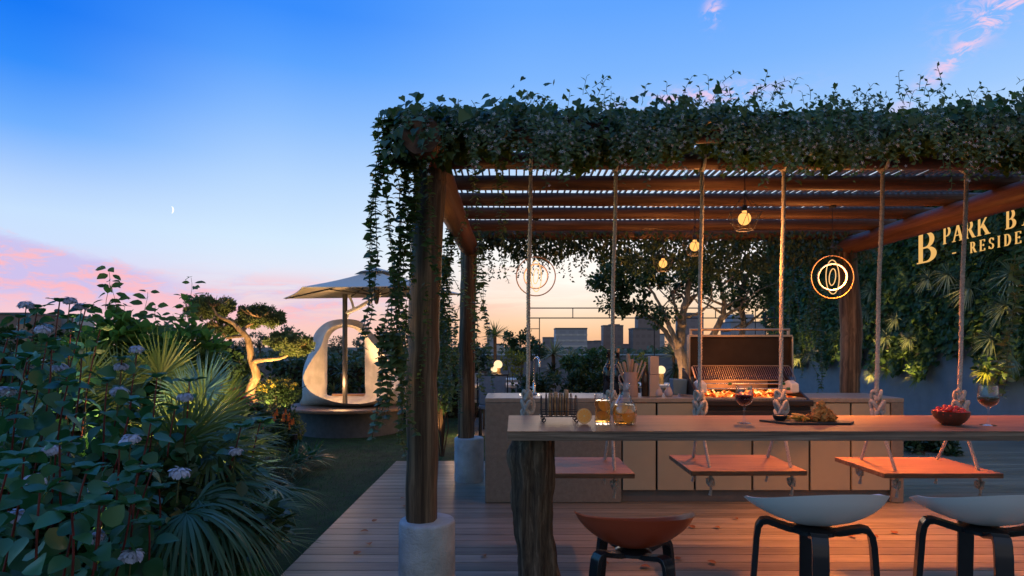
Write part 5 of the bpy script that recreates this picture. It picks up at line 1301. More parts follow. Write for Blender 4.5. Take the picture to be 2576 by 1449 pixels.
def planter(x0, x1, y, z, lab): 
    t = thing('planter_box', lab, 'planter', ((x0+x1)/2, y, 0)); MB().box(((x0+x1)/2, y, z/2-.03), (x1-x0, .5, z+.06)).build('planter_body', M['bluewall'], t, bevel=.006); MB().box(((x0+x1)/2, y, z+.004), (x1-x0-.06, .44, .012)).build('planter_soil', M['soil'], t, smooth=False)
planter(.1, 1.75, 9.0, .86, 'long blue grey planter box behind the tap and bottles')
planter(2.4, 3.35, 9.2, .70, 'blue grey planter box behind the grill')
for k, (px, py, d, rr, n, mt, sz, lb_) in enumerate([
    (1410,975,7.6,(.42,.3,.17),2200,L_DARK,.05,'low dark shrub right behind the sink end of the counter'),
    (1510,972,7.7,(.30,.3,.19),1600,L_DARK,.05,'low dark shrub behind the wine bottles'),
    (1335,978,7.4,(.2,.2,.16),900,L_DARK,.05,'low shrub directly behind the tap'),
    (1480,915,9.0,(.42,.25,.22),2400,L_VINE,.055,'leafy shrub growing from the long planter box'),
    (1560,925,9.05,(.2,.2,.20),900,L_VINE,.055,'leafy shrub at the right end of the long planter box'),
    (1320,868,13.2,(.55,.4,.30),2200,L_OLIVE,.06,'olive green shrub just above the boundary wall near a swing rope'),
    (1610,930,9.6,(.22,.2,.2),800,L_YEL,.05,'small yellow green shrub behind the wooden utensils'),
    (1295,912,11.0,(.18,.2,.22),700,L_YEL,.05,'small yellow green shrub by the dining table'),
    (2330,1140,7.9,(.42,.4,.22),2200,L_DARK,.07,'dark leafy shrub on the deck behind the end of the counter')]):
    q = P(px, py, d); bushy('shrub', lb_, 'shrub', q, rr, mt, n, sz, .09, 34, T_OVAL, group='shrubs behind the kitchen counter')
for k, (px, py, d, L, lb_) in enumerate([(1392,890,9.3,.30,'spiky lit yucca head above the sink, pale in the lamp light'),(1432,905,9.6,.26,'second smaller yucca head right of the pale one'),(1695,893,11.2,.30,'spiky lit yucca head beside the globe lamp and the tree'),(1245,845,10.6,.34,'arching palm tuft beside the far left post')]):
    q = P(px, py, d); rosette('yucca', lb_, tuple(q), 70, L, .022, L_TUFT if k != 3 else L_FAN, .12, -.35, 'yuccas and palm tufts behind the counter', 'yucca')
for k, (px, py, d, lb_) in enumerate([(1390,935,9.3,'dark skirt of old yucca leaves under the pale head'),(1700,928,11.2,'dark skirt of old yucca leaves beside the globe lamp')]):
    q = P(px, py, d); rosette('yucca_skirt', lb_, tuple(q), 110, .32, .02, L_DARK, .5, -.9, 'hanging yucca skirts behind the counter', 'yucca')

# dining places with globe lamps beyond the counter
whm = mat_plain('pale table slab', (.55,.52,.50), .5, 0, .04, 8)
def dining(px, d, lamps, lab, x_off=0, wide=1.2):
    x = (px-1288)/1500*d + x_off; t = thing('dining_table', lab, 'dining table', (x, d, 0), 'dining tables beyond the counter')
    MB().box((x, d, .735), (wide, .8, .04)).build('tabletop', whm, t, bevel=.004)
    for sx in (-1, 1):
        for sy in (-1, 1): MB().box((x+sx*(wide/2-.06), d+sy*.34, .34), (.05,.05,.77)).build('leg', M['black'], t, smooth=False)
    return x
def globe_lamp(px, py, d, r, zb, lab, ped=True):
    c = P(px, py, d); t = thing('globe_lamp', lab, 'lamp', (c.x, c.y, zb), 'glowing globe table lamps')
    MB().sphere(tuple(c), r, 24, 16).build('globe', M['globe'], t)
    MB().lathe([(.05,0),(.052,.01),(.045,c.z-zb-r*.75),(.04,c.z-zb-r*.7)], (c.x, c.y, zb), 20).build('lamp_base', mat_plain('ochre lamp base', (.32,.22,.08), .6), t)
    return c
dining(1245, 10.4, None, 'left dining table with two globe lamps beside the far post', 0, .95)
dining(1285, 12.0, None, 'farther dining table, only its pale slab visible left of the rope', .05, .7)
dining(1640, 10.3, None, 'dining table behind the bottles with one globe lamp', 0, .75)
G1 = globe_lamp(1253, 917, 10.4, .075, .756, 'upper of the two globe lamps close together on the left dining table')
G2 = globe_lamp(1243, 930, 10.1, .055, .756, 'lower and smaller of the two globe lamps on the left dining table')
G3 = globe_lamp(1663, 931, 10.3, .075, .756, 'globe lamp glowing between the tall canister and the blue pot')
chm = mat_plain('blue grey chair fabric', (.17,.22,.29), .8, 0, .08, 20, .2, 200)
def chair(px, d, lab, s=1.0):
    x = (px-1288)/1500*d; t = thing('dining_chair', lab, 'dining chair', (x, d, 0), 'dining chairs beyond the counter')
    MB().box((x, d, .45), (.44,.42,.06)).build('seat', chm, t, bevel=.015)
    MB().box((x, d-.20, .72), (.42,.05,.46)).build('backrest', chm, t, bevel=.02)
    mb = MB(); mb.box((x, d-.20, .96), (.50,.06,.025)); mb.box((x-.235, d-.20, .70), (.02,.04,.52)); mb.box((x+.235, d-.20, .70), (.02,.04,.52)); mb.build('back_frame', M['black'], t, smooth=False)
    for sx in (-.2,.2):
        for sy in (-.2,.18): MB().box((x+sx, d+sy, .20), (.03,.03,.48)).build('leg', M['black'], t, smooth=False)
chair(1240, 9.5, 'blue grey dining chair with its back toward the counter, left of the rope')
chair(1190, 10.6, 'blue grey dining chair half hidden by the far left post')

# metal trellis
tr = thing('metal_trellis', 'thin black metal frame standing behind the garden in front of the skyline', 'trellis', (2.5, 12.6, 0)); D = 12.6
mb = MB()
for py in (775, 800): a = P(1330, py, D); b = P(1985, py, D); mb.tube([a, b], .012, 6)
mb.build('rail', M['black'], tr)
for px, y0, y1 in ((1330,775,1010),(1357,800,1010),(1441,775,800),(1533,775,800),(1628,775,800),(1646,775,1010),(1700,775,800),(1800,775,800),(1900,775,1010),(1925,775,1010),(1948,775,1010)):
    MB().tube([P(px, y0, D), P(px, y1, D)], .010, 6).build('upright', M['black'], tr)
MB().tube([P(1330, 827, D), P(1357, 827, D)], .008, 6).build('rung', M['black'], tr); MB().tube([P(1628, 830, D), P(1646, 830, D)], .008, 6).build('rung', M['black'], tr)

# ================================================================ broad tree behind the grill
def big_tree():
    d0 = 10.6; g0 = P(1722, 900, d0); t = thing('broadleaf_tree', 'multi stemmed tree with lit grey trunks and wide dark crown behind the grill', 'tree', (g0.x, d0, -.05))
    def Q(px, py, dd=0): return P(px, py, d0+dd)
    mb = MB(); tips = []
    def br(pts, r0, r1, sub=True):
        pts = [Vector(p) for p in pts]; K = 5*(len(pts)-1); out = []
        for i in range(K+1):
            s = i/K*(len(pts)-1); a = min(int(s), len(pts)-2); f = s-a; p0 = pts[max(a-1,0)]; p1 = pts[a]; p2 = pts[a+1]; p3 = pts[min(a+2,len(pts)-1)]
            out.append(.5*((2*p1) + (p2-p0)*f + (2*p0-5*p1+4*p2-p3)*f*f + (3*p1-p0-3*p2+p3)*f**3) + Vector((random.gauss(0,.008), random.gauss(0,.008), 0)))
        mb.tube(out, [(r0+(r1-r0)*i/K)*(1+random.gauss(0,.04)) for i in range(K+1)], 10); tips.append(pts[-1])
        if sub:
            for i in range(5):
                p = out[int(K*random.uniform(.55, 1))]; a = random.uniform(0, 6.28); L = random.uniform(.25, .6); e = p + Vector((math.cos(a)*L, math.sin(a)*L*.7, L*random.uniform(.3,.9))); m = p.lerp(e, .5) + Vector((random.gauss(0,.05), 0, .03)); mb.tube([p, m, e], [r1*.9, r1*.6, .004], 5); tips.append(e)
    gb = Q(1728, 990); gb.z = -.06
    br([gb, Q(1722,930), Q(1708,880), Q(1712,835), Q(1718,790), Q(1730,740), Q(1735,690)], .13, .035)
    br([Q(1712,890), Q(1690,862,.1), Q(1668,828,.15), Q(1640,800,.2), Q(1600,780,.2), Q(1560,760,.2)], .06, .015)
    br([Q(1706,880), Q(1694,845,-.1), Q(1680,815,-.1), Q(1672,790,-.15), Q(1650,750,-.2), Q(1620,700,-.2)], .055, .015)
    br([Q(1714,832), Q(1708,800), Q(1698,770), Q(1690,730)], .05, .018)
    br([Q(1718,800), Q(1750,790), Q(1780,770), Q(1790,735)], .03, .012)
    g2 = Q(1772, 990, .5); g2.z = -.06
    br([g2, Q(1776,890,.5), Q(1790,850,.5), Q(1815,800,.5), Q(1822,760,.5), Q(1805,700,.5)], .095, .03)
    br([Q(1812,805,.5), Q(1840,785,.4), Q(1862,770,.4), Q(1885,730,.4)], .04, .014)
    g3 = Q(1848, 990, .8); g3.z = -.06
    br([g3, Q(1850,890,.8), Q(1866,840,.8), Q(1868,790,.8), Q(1862,740,.8), Q(1880,690,.8)], .085, .03)
    br([Q(1868,825,.8), Q(1900,800,.8), Q(1925,775,.8), Q(1935,730,.8)], .03, .01)
    br([Q(1868,812,.8), Q(1840,830,.7), Q(1812,835,.7)], .024, .01, False)
    mb.build('trunk', M['trunk'], t)
    lb = LB()
    for (px, py, dd, rx, ry, rz, n, cl) in ((1600,690,.1,.62,.6,.42,2000,52),(1700,660,.0,.75,.7,.55,2200,50),(1820,650,.4,.75,.7,.55,2100,48),(1905,700,.7,.45,.5,.5,1400,40),(1545,690,.0,.38,.4,.30,1300,40),(1545,760,.2,.28,.3,.16,520,18),(1600,775,.2,.25,.3,.12,420,16),(1665,790,-.1,.24,.3,.15,320,14),(1760,720,.2,.6,.5,.3,1000,30),(1880,760,.7,.4,.4,.26,900,30),(1510,705,0,.2,.2,.12,300,12)):
        p, d, _ = clump_points(tuple(Q(px, py, dd)), (rx, ry, rz), cl, n, .13, .25); lb.leaves(T_OVAL, p, d + RNG.normal(0,.6,(n,3)), UP*.6 + d*.5 + RNG.normal(0,.5,(n,3)), RNG.uniform(.045,.085,n))
    lb.build('crown', L_OLIVE, t)
big_tree()

# ================================================================ green wall and lit sign
WX = 7.8
gw_ = thing('green_wall', 'tall planted side wall, dense dark foliage with ragged lower edge over grey render', 'green wall', (WX, 12.5, 0))
MB().box((WX+.12, 12.9, 2.15), (.2, 10.2, 4.7)).build('wall_body', M['bluewall'], gw_, smooth=False)
def wall_foliage():
    lb = LB(); N = 26000
    y = 8.2 + RNG.uniform(0, 1, N)*9.75; z = RNG.uniform(.75, 4.55, N)
    prof = 1.20 + .16*np.sin(y*2.1+.6) + .14*np.sin(y*5.3+2) + .08*np.sin(y*11.7)
    for yy, zz, w in ((12.6,.86,.16),(11.95,.84,.25),(11.35,.92,.14),(11.2,1.0,.3),(9.55,.80,.20),(9.0,.95,.35),(13.4,.95,.3),(14.6,.9,.25),(16.0,.9,.4),(16.9,.86,.25),(8.6,.8,.25)):
        prof = np.where(np.abs(y-yy) < w, np.minimum(prof, zz + .1*(np.abs(y-yy)/w)**2), prof)
    prof = np.where(np.abs(y-10.35) < .42, 1.40 - .15*np.cos((y-10.35)*5), prof)
    ok = z > prof + RNG.normal(0, .03, N); y = y[ok]; z = z[ok]; n = len(y)
    lump = .10 + .09*np.sin(y*3.3+z*2)*np.sin(z*4.1+y) + .05*np.sin(y*9+1)*np.sin(z*8)
    x = WX + .0 - RNG.uniform(0, 1, n)**.6*(lump+.10)
    lb.leaves(T_OVAL, np.stack([x, y, z], 1), np.stack([-.5+RNG.normal(0,.3,n), RNG.normal(0,.6,n), -.5+RNG.normal(0,.6,n)], 1), np.stack([-1+RNG.normal(0,.3,n), -.2+RNG.normal(0,.5,n), .5+RNG.normal(0,.4,n)], 1), RNG.uniform(.07,.15,n))
    m = 9000; y = 8.2 + RNG.uniform(0,1,m)*9.7; z = RNG.uniform(1.0, 4.5, m); x = np.full(m, WX-.16) - RNG.uniform(0,.12,m); k = (z > 1.25 + .2*np.sin(y*2.1)) & (np.sin(y*1.7)*np.sin(z*2.9+y) > -.1)
    x, y, z = x[k], y[k], z[k]; m = len(x); lb.blades(np.stack([x,y,z],1), np.stack([-.7+RNG.normal(0,.4,m), RNG.normal(0,.6,m), .1+RNG.normal(0,.5,m)],1), RNG.uniform(.10,.22,m), .018, .4, K=3)
    lb.build('foliage', L_WALL, gw_)
wall_foliage()
tl = ['silver tuft left of the sign just under the near beam','silver tuft below the large first letter','silver tuft under the small lettering','silver tuft highest at the right edge','silver tuft right of the far wooden post, low','silver tuft, middle of the low row','silver tuft, right of the low row','big silver tuft right of the second last rope','silver tuft beside the right edge strand','silver tuft low at the right, above the grey render','silver tuft at the lower right edge','yellow lit tuft hanging at the lowest left tip','yellow lit tuft hanging alone on the grey render','yellow lit tuft hanging low between the last rope and the right wine glass','small tuft hanging left of the lowest left tip','small tuft left of the far post','lowest tuft left of the far post','tuft left of the far post, beside the grill lid','pale tuft above the middle of the low row','tuft right of the far post at half height']
for i, (px, py, Rr) in enumerate([(2190,730,.26),(2335,700,.30),(2385,690,.34),(2545,690,.4),(2165,850,.26),(2230,848,.26),(2290,850,.24),(2440,725,.36),(2530,770,.34),(2495,852,.30),(2550,905,.30),(2230,930,.20),(2308,948,.22),(2480,935,.22),(2192,940,.18),(2045,890,.28),(2075,925,.24),(2010,900,.26),(2255,800,.22),(2180,780,.24)]):
    d = 1500*(WX-.40)/(px-1288); q = P(px, py, d); n = 60; dd = rnd_dirs(n); dd[:,0] = -np.abs(dd[:,0])*.9 - .1
    t = thing('wall_tuft', tl[i], 'tuft plant', tuple(q), 'spiky tufts planted on the green wall'); LB().blades(np.repeat(np.array(q)[None,:], n, 0), dd, RNG.uniform(.75,1.2,n)*Rr, .020 if i not in (11,12,13) else .013, .3, K=4, base=.8, peak=.25).build('foliage', L_TUFT if i not in (11,12,13) else L_YEL, t)  # tufts labelled yellow lit have the uplight's yellow in their leaf colour

# serif letters cut from plate: strokes in a unit box (height 1)
def arc_band(cx, cy, rx, ry, a0, a1, tx, ty, n=14):
    o = []; i_ = []
    for k in range(n+1):
        a = a0 + (a1-a0)*k/n; o.append((cx+rx*math.cos(a), cy+ry*math.sin(a))); i_.append((cx+(rx-tx)*math.cos(a), cy+(ry-ty)*math.sin(a)))
    return o + i_[::-1]
def bx_(x0, y0, x1, y1): return [(x0,y0),(x1,y0),(x1,y1),(x0,y1)]
H = math.pi/2; sw, hw_, sf = .125, .035, .06
def stem_(x): return [bx_(x, .03, x+sw, .97), bx_(x-sf, 0, x+sw+sf, hw_), bx_(x-sf, 1-hw_, x+sw+sf, 1)]
GLY = {
 'B': stem_(.08) + [arc_band(.30,.735,.27,.265,-H,H,.13,.045), bx_(.2,.955,.31,1), bx_(.2,.47,.32,.515), arc_band(.32,.257,.32,.257,-H,H,.15,.045), bx_(.2,0,.33,.045)],
 'P': stem_(.08) + [arc_band(.32,.715,.28,.285,-H,H,.13,.045), bx_(.2,.955,.33,1), bx_(.2,.43,.33,.475)],
 'R': stem_(.08) + [arc_band(.30,.735,.27,.265,-H,H,.13,.045), bx_(.2,.955,.31,1), bx_(.2,.47,.32,.515), [(.30,.49),(.44,.49),(.72,.03),(.80,.03),(.80,0),(.58,0)]],
 'A': [[(.40,1.0),(.47,1.0),(.80,.03),(.64,.03),(.385,.80)], [(.40,1.0),(.435,.93),(.14,.03),(.09,.03)], bx_(.20,.32,.62,.365), bx_(.0,0,.24,hw_), bx_(.56,0,.88,hw_)],
 'K': stem_(.08) + [[(.22,.42),(.60,.97),(.67,.97),(.27,.40)], bx_(.5,1-hw_,.78,1), [(.31,.52),(.42,.66),(.82,.03),(.64,.03)], bx_(.56,0,.90,hw_)],
 'E': stem_(.08) + [bx_(.2,.955,.60,1), bx_(.2,.48,.48,.525), bx_(.2,0,.62,.045), bx_(.565,.80,.60,1), bx_(.585,0,.62,.2), bx_(.45,.42,.48,.59)],
 'S': [arc_band(.32,.745,.25,.255,.35,math.pi*1.5,.11,.05), arc_band(.32,.255,.27,.255,-math.pi+.35,H,.12,.05), bx_(.535,.74,.565,.95), bx_(.05,.05,.08,.28)],
 'I': stem_(.10),
 'D': stem_(.08) + [arc_band(.28,.5,.42,.5,-H,H,.15,.045,20), bx_(.2,.955,.29,1), bx_(.2,0,.29,.045)],
 'N': [bx_(.10,.03,.15,.97), bx_(.62,.03,.67,.97), [(.06,1),(.22,1),(.67,.06),(.67,-.01),(.62,.0),(.10,.9)], bx_(.02,0,.24,hw_), bx_(.54,1-hw_,.76,1)],
 '-': [bx_(.05,.0,.75,.10)]}
ADV = {'B':.74,'P':.70,'R':.84,'A':.90,'K':.92,'E':.74,'S':.68,'I':.42,'D':.82,'N':.84,'-':.8,' ':.35}
sg = thing('wall_sign', 'large lit gold serif lettering mounted on the green wall', 'sign', (WX-.26, 10.0, 3.2))
SX = WX - .40; KS = 7.40/7.53
def letter(ch, y, z, h, sx=1.0):
    mb = MB()
    for k, poly in enumerate(GLY[ch]): mb.prism([(a*h*sx, b*h) for a, b in poly], -.006-.0004*k, .006+.0004*k, lambda a, b, t: (SX + t, (y - a)*KS, HC + (z + b - HC)*KS))
    mb.build('letter', M['gold'], sg, smooth=False)
def line(txt, y, z, h, track, sx=1.0):
    for ch in txt:
        if ch != ' ': letter(ch, y, z, h, sx)
        y -= ADV[ch]*h*sx + track
    return y
line('B', 11.10, 2.93, .556, .0, 1.45)
line('PARK', 10.42, 3.185, .29, .02, 1.0)
line('B', 9.10, 3.185, .29, .02, 1.0)
line('A', 8.80, 3.185, .29, .02, 1.0)
line('-', 10.20, 2.985, .18, 0, .6)
line('RESIDEN', 9.80, 2.935, .178, .056, .95)

# ================================================================ skyline
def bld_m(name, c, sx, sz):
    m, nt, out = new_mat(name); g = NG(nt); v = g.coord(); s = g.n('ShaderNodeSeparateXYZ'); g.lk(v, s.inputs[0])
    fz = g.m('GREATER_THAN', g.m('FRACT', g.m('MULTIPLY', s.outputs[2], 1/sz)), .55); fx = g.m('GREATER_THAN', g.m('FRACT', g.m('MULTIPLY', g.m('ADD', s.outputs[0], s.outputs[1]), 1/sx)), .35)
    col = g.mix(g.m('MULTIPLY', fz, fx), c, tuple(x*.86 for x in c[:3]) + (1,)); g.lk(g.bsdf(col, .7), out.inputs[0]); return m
BM = [bld_m('mauve facade', (.26,.205,.20,1), 3, 3.4), bld_m('grey blue facade', (.33,.31,.33,1), 4, 3.6), bld_m('brown facade', (.22,.16,.145,1), 2.6, 3.2), bld_m('pale facade', (.52,.46,.42,1), 3.2, 3.4)]  # facades lightened so the distance haze is in their colour
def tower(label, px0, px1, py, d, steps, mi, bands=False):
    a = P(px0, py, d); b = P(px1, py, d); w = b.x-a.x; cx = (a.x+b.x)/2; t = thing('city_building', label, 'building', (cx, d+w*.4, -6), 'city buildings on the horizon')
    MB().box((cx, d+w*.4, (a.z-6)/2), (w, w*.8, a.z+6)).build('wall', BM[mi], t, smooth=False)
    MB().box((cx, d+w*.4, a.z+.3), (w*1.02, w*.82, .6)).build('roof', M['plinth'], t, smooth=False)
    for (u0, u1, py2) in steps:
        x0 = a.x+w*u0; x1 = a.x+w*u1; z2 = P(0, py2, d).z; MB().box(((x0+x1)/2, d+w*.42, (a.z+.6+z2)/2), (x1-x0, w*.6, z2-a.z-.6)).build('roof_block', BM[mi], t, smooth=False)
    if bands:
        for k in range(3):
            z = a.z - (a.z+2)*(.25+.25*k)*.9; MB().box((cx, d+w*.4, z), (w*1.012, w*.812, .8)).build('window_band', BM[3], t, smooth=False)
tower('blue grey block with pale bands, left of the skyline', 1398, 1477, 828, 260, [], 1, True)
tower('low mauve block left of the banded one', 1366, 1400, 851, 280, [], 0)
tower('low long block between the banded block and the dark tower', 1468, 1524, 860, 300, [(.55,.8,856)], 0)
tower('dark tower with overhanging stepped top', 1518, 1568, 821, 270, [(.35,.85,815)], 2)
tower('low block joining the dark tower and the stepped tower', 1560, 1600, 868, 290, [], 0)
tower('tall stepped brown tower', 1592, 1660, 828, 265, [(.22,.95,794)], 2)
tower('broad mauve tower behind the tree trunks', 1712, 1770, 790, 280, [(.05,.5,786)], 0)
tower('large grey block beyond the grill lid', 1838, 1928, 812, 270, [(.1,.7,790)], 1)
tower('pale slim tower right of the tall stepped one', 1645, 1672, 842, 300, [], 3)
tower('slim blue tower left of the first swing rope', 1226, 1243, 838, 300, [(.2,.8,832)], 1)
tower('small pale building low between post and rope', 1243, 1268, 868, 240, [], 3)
# nearer blocks at the left edge
a = P(0, 790, 55); b = P(72, 790, 55); t = thing('brown_block', 'flat roofed brown block at the left edge beyond the garden', 'building', ((a.x+b.x)/2-1.5, 57, -6))
MB().box(((a.x-3+b.x)/2, 57, (a.z-6)/2), (b.x-a.x+3, 4, a.z+6)).build('wall', mat_plain('brown render', (.20,.14,.12), .85, 0, .06, .6), t, smooth=False)
MB().box(((a.x-3+b.x)/2, 57, a.z+.06), (b.x-a.x+3.2, 4.2, .16)).build('roof', M['plinth'], t, smooth=False)
MB().box((b.x-.55, 54.96, (a.z-1)/2+.3), (.8, .1, a.z-.6)).build('pier', mat_plain('tan render', (.36,.24,.16), .85, 0, .06, .6), t, smooth=False)
a = P(112, 797, 60); b = P(186, 797, 60); t = thing('corrugated_block', 'pale ribbed metal block right of the brown one', 'building', ((a.x+b.x)/2, 61.5, -6))
mb = MB(); w = b.x-a.x; n = 26
for i in range(n): mb.box((a.x+w*(i+.5)/n, 61.5, (a.z-6)/2), (w/n*.62, 3.0, a.z+6))
mb.box(((a.x+b.x)/2, 61.6, (a.z-6.2)/2), (w-.1, 2.9, a.z+5.8)); mb.build('wall', mat_plain('pale ribbed metal', (.42,.43,.44), .6, 0, .04, 1), t, smooth=False)
MB().box(((a.x+b.x)/2, 61.5, a.z+.08), (w+.15, 3.2, .18)).build('roof', M['plinth'], t, smooth=False)
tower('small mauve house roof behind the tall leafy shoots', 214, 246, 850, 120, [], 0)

# far trees
tcol = ['nearest the pine','left','right']
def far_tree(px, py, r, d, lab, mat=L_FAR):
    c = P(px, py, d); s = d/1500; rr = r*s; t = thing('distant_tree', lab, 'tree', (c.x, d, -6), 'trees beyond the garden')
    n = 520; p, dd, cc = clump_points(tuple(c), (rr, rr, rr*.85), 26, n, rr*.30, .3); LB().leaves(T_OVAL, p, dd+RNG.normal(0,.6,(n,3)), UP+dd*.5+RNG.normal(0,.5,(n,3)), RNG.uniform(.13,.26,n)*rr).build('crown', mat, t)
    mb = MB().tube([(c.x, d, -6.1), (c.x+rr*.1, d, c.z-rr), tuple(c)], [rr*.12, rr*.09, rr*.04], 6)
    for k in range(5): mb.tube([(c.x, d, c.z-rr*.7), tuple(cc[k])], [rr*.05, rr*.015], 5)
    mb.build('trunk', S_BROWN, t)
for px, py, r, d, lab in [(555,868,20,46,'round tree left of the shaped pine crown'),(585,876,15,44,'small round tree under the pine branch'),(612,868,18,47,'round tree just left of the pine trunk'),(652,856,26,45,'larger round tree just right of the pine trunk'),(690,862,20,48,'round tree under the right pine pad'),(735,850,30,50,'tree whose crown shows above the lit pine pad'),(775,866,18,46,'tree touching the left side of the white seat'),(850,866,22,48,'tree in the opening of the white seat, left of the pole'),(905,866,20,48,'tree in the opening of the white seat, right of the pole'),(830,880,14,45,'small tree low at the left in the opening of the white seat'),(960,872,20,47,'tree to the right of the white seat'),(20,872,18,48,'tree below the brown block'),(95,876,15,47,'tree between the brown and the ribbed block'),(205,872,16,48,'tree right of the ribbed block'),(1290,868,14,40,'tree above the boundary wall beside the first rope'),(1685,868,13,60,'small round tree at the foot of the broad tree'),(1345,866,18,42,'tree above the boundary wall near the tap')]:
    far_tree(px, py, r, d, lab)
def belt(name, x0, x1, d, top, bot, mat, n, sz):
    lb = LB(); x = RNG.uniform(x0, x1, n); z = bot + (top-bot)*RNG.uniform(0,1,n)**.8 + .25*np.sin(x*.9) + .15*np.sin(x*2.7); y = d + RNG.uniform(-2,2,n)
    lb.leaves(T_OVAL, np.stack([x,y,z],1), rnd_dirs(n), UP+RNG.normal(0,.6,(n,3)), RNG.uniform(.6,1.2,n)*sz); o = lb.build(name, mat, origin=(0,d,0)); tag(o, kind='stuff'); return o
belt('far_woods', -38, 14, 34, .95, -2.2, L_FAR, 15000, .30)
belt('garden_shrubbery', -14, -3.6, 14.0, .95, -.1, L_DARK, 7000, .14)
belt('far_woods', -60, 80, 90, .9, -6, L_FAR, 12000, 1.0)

# crescent moon, far off
c = P(432, 528, 1500); mb = MB(); vs = []; fs = []; n = 18
for z in (-.6, .6):
    for i in range(n+1):
        a = -math.pi/2*1.05 + math.pi*1.05*i/n; vs.append((c.x + 5.2*math.cos(a), c.y+z, c.z + 8.5*math.sin(a)))
    for i in range(n+1):
        a = -math.pi/2*1.05 + math.pi*1.05*i/n; vs.append((c.x + 2.6*math.cos(a)-.4, c.y+z, c.z + 8.1*math.sin(a)))
m2 = n+1
for i in range(n): fs.append((i, i+1, m2+i+1, m2+i)); fs.append((2*m2+i, 3*m2+i, 3*m2+i+1, 2*m2+i+1)); fs.append((i, 2*m2+i, 2*m2+i+1, i+1)); fs.append((m2+i, m2+i+1, 3*m2+i+1, 3*m2+i))
mo = MB().add(vs, fs).build('moon', mat_emit('moonlight', (1,1,.97,1), 1.3), origin=c); tag(mo, 'thin bright crescent moon in the clear sky above the bed', 'moon')
# ================================================================ lights
def point(name, loc, w, col, rad=.05):
    l = bpy.data.lights.new(name, 'POINT'); l.energy = w; l.color = col; l.shadow_soft_size = rad; o = bpy.data.objects.new(name, l); COL.objects.link(o); o.location = loc; return o
def spot(name, loc, aim, w, col, ang=70, rad=.03, blend=.6):
    l = bpy.data.lights.new(name, 'SPOT'); l.energy = w; l.color = col; l.shadow_soft_size = rad; l.spot_size = R(ang); l.spot_blend = blend; o = bpy.data.objects.new(name, l); COL.objects.link(o); o.location = loc
    o.rotation_euler = (Vector(aim)-Vector(loc)).to_track_quat('-Z', 'Y').to_euler(); return o
WARM = (1.0, .52, .20); AMB = (1.0, .60, .20); ORG = (1.0, .37, .10)
# bulbs: the light sits just under each bulb
for d, w in ((3.78, 13), (4.81, 11), (5.82, 9)): point('bulb_light', (1.474, d, HC+.811-.14), w, ORG, .05)
spot('added_bulb_spot', (1.474, 3.78, HC+.74), (1.75, 3.6, 0), 110, (1.0,.26,.04), 116, .04, 1.0)  # added down spot for bar and deck; the bulb itself casts no beam
point('ring_light', (c2.x, c2.y, c2.z), 26, ORG, .12); point('ring_light', (c1.x, c1.y, c1.z), 3, ORG, .12)
spot('added_ring_spot', (c2.x, c2.y-.02, c2.z-.02), (3.0, 3.85, 0), 640, (1.0,.22,.02), 108, .12, 1.0)  # added spot, aimed away from the counter to redden deck and bar
for G in (G1, G3): point('globe_light', (G.x, G.y-.10, G.z+.02), 4, WARM, .08)
point('coal_light', (gc, 5.55, 1.0), 2.2, (1,.32,.08), .15)
fixm = M['black']; lens = mat_emit('spot lens', lin(255,200,120), 14)
fixs = [(-1.68, 2.65, 'garden spotlight glowing low between the near hydrangeas'), (-1.98, 3.4, 'garden spotlight under the low warm fan palm'), (-2.6, 4.3, 'garden spotlight under the large fan palm'), (-2.85, 6.75, 'garden spotlight at the foot of the shaped pine'), (-2.55, 7.0, 'garden spotlight below the lit pine pad'), (-2.95, 7.6, 'garden spotlight by the yellow flowers'),
        (1.9, 8.9, 'garden spotlight behind the counter near the yucca'), (2.75, 10.0, 'garden spotlight under the broad tree'), (-1.15, 7.6, 'garden spotlight inside the tall shrub between the left posts')]
FZ = {(-1.68,2.65):.36, (-1.98,3.4):.36, (-2.6,4.3):.32, (-2.85,6.75):.60, (-2.55,7.0):.40, (-2.95,7.6):.40, (1.9,8.9):.30, (2.75,10.0):.14, (-1.15,7.6):.14}
for x, y, lab in fixs:
    t = thing('garden_spotlight', lab, 'spotlight', (x, y, -.04), 'garden spotlights')
    hz_ = FZ[(x, y)]-.10; MB().tube([(x, y, -.06), (x, y, hz_)], .006, 6).build('stake', fixm, t); MB().lathe([(.02,0),(.03,.01),(.032,.07),(.026,.07)], (x, y, hz_), 16).build('lamp_head', fixm, t); MB().lathe([(.0005,.062),(.025,.062),(.025,.065),(.0005,.066)], (x, y, hz_), 14).build('lens', lens, t)
Z0 = .135
spot('garden_beam', (-1.68,2.65,.38), (-1.62,2.75,1.2), 90, AMB, 120)
spot('garden_beam', (-1.98,3.4,.38), (-1.85,3.5,1.2), 220, AMB, 125)
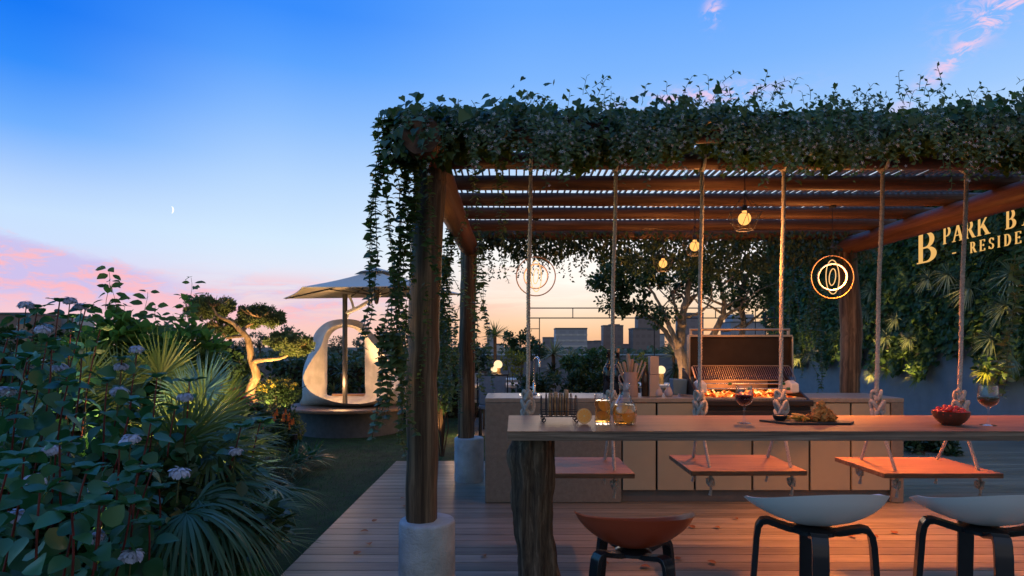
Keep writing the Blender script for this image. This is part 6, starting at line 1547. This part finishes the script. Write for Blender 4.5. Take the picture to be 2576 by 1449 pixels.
spot('garden_beam', (-2.6,4.3,.34), (-2.4,4.3,1.2), 260, AMB, 110)
spot('garden_beam', (-2.85,6.75,.64), (-3.30,7.5,1.05), 300, AMB, 64)
spot('garden_beam', (-2.55,7.0,.42), (-2.74,7.4,1.4), 380, AMB, 50)
spot('garden_beam', (-2.95,7.6,.42), (-3.2,8.1,.9), 150, AMB, 90)
spot('garden_beam', (1.9,8.9,.32), (.9,9.3,1.3), 70, WARM, 90)
spot('garden_beam', (2.75,10.0,Z0), (3.0,10.6,2.2), 140, WARM, 90)
spot('garden_beam', (-1.15,7.6,Z0), (-.95,7.9,1.2), 60, WARM, 90)
# lamp in the bowl of the white seat; added spot lights the parasol underside
point('seat_light', (SCX-.14, SCY-.12, .78), 24, WARM, .10)
spot('added_parasol_spot', (SCX+.15, SCY+.05, .75), (SCX+.45, SCY-.1, 2.6), 95, WARM, 84, .05, .9)
point('path_light', (-.9, 9.6, .30), 14, WARM, .08)
# uplights along the green wall
for k, (y, w) in enumerate(((9.3, 70), (11.3, 90), (12.2, 70), (13.6, 70), (15.2, 70), (16.8, 60))):
    x = WX - .42; t = thing('wall_uplight', ['wall uplight nearest the camera','wall uplight under the alone hanging tuft','wall uplight under the lowest left tip','wall uplight right of the far post','wall uplight left of the far post','wall uplight at the far end of the green wall'][k], 'spotlight', (x, y, 0), 'uplights along the green wall')
    MB().lathe([(.03,0),(.035,.01),(.035,.08),(.028,.08)], (x, y, .0), 16).build('lamp_head', fixm, t); MB().lathe([(.0005,.07),(.027,.07),(.027,.073),(.0005,.074)], (x, y, .0), 14).build('lens', lens, t)
    spot('wall_beam', (x, y, .09), (x-.03, y, 1.6), w*8.5, AMB, 52, .03, .9)
sn = bpy.data.lights.new('sun', 'SUN'); sn.energy = .0; 
s = bpy.data.lights.new('sun', 'SUN'); s.energy = .25; s.angle = R(12); s.color = (1,.72,.5); so = bpy.data.objects.new('sun', s); COL.objects.link(so); so.rotation_euler = (R(86), 0, R(180-5)); bpy.data.lights.remove(sn)
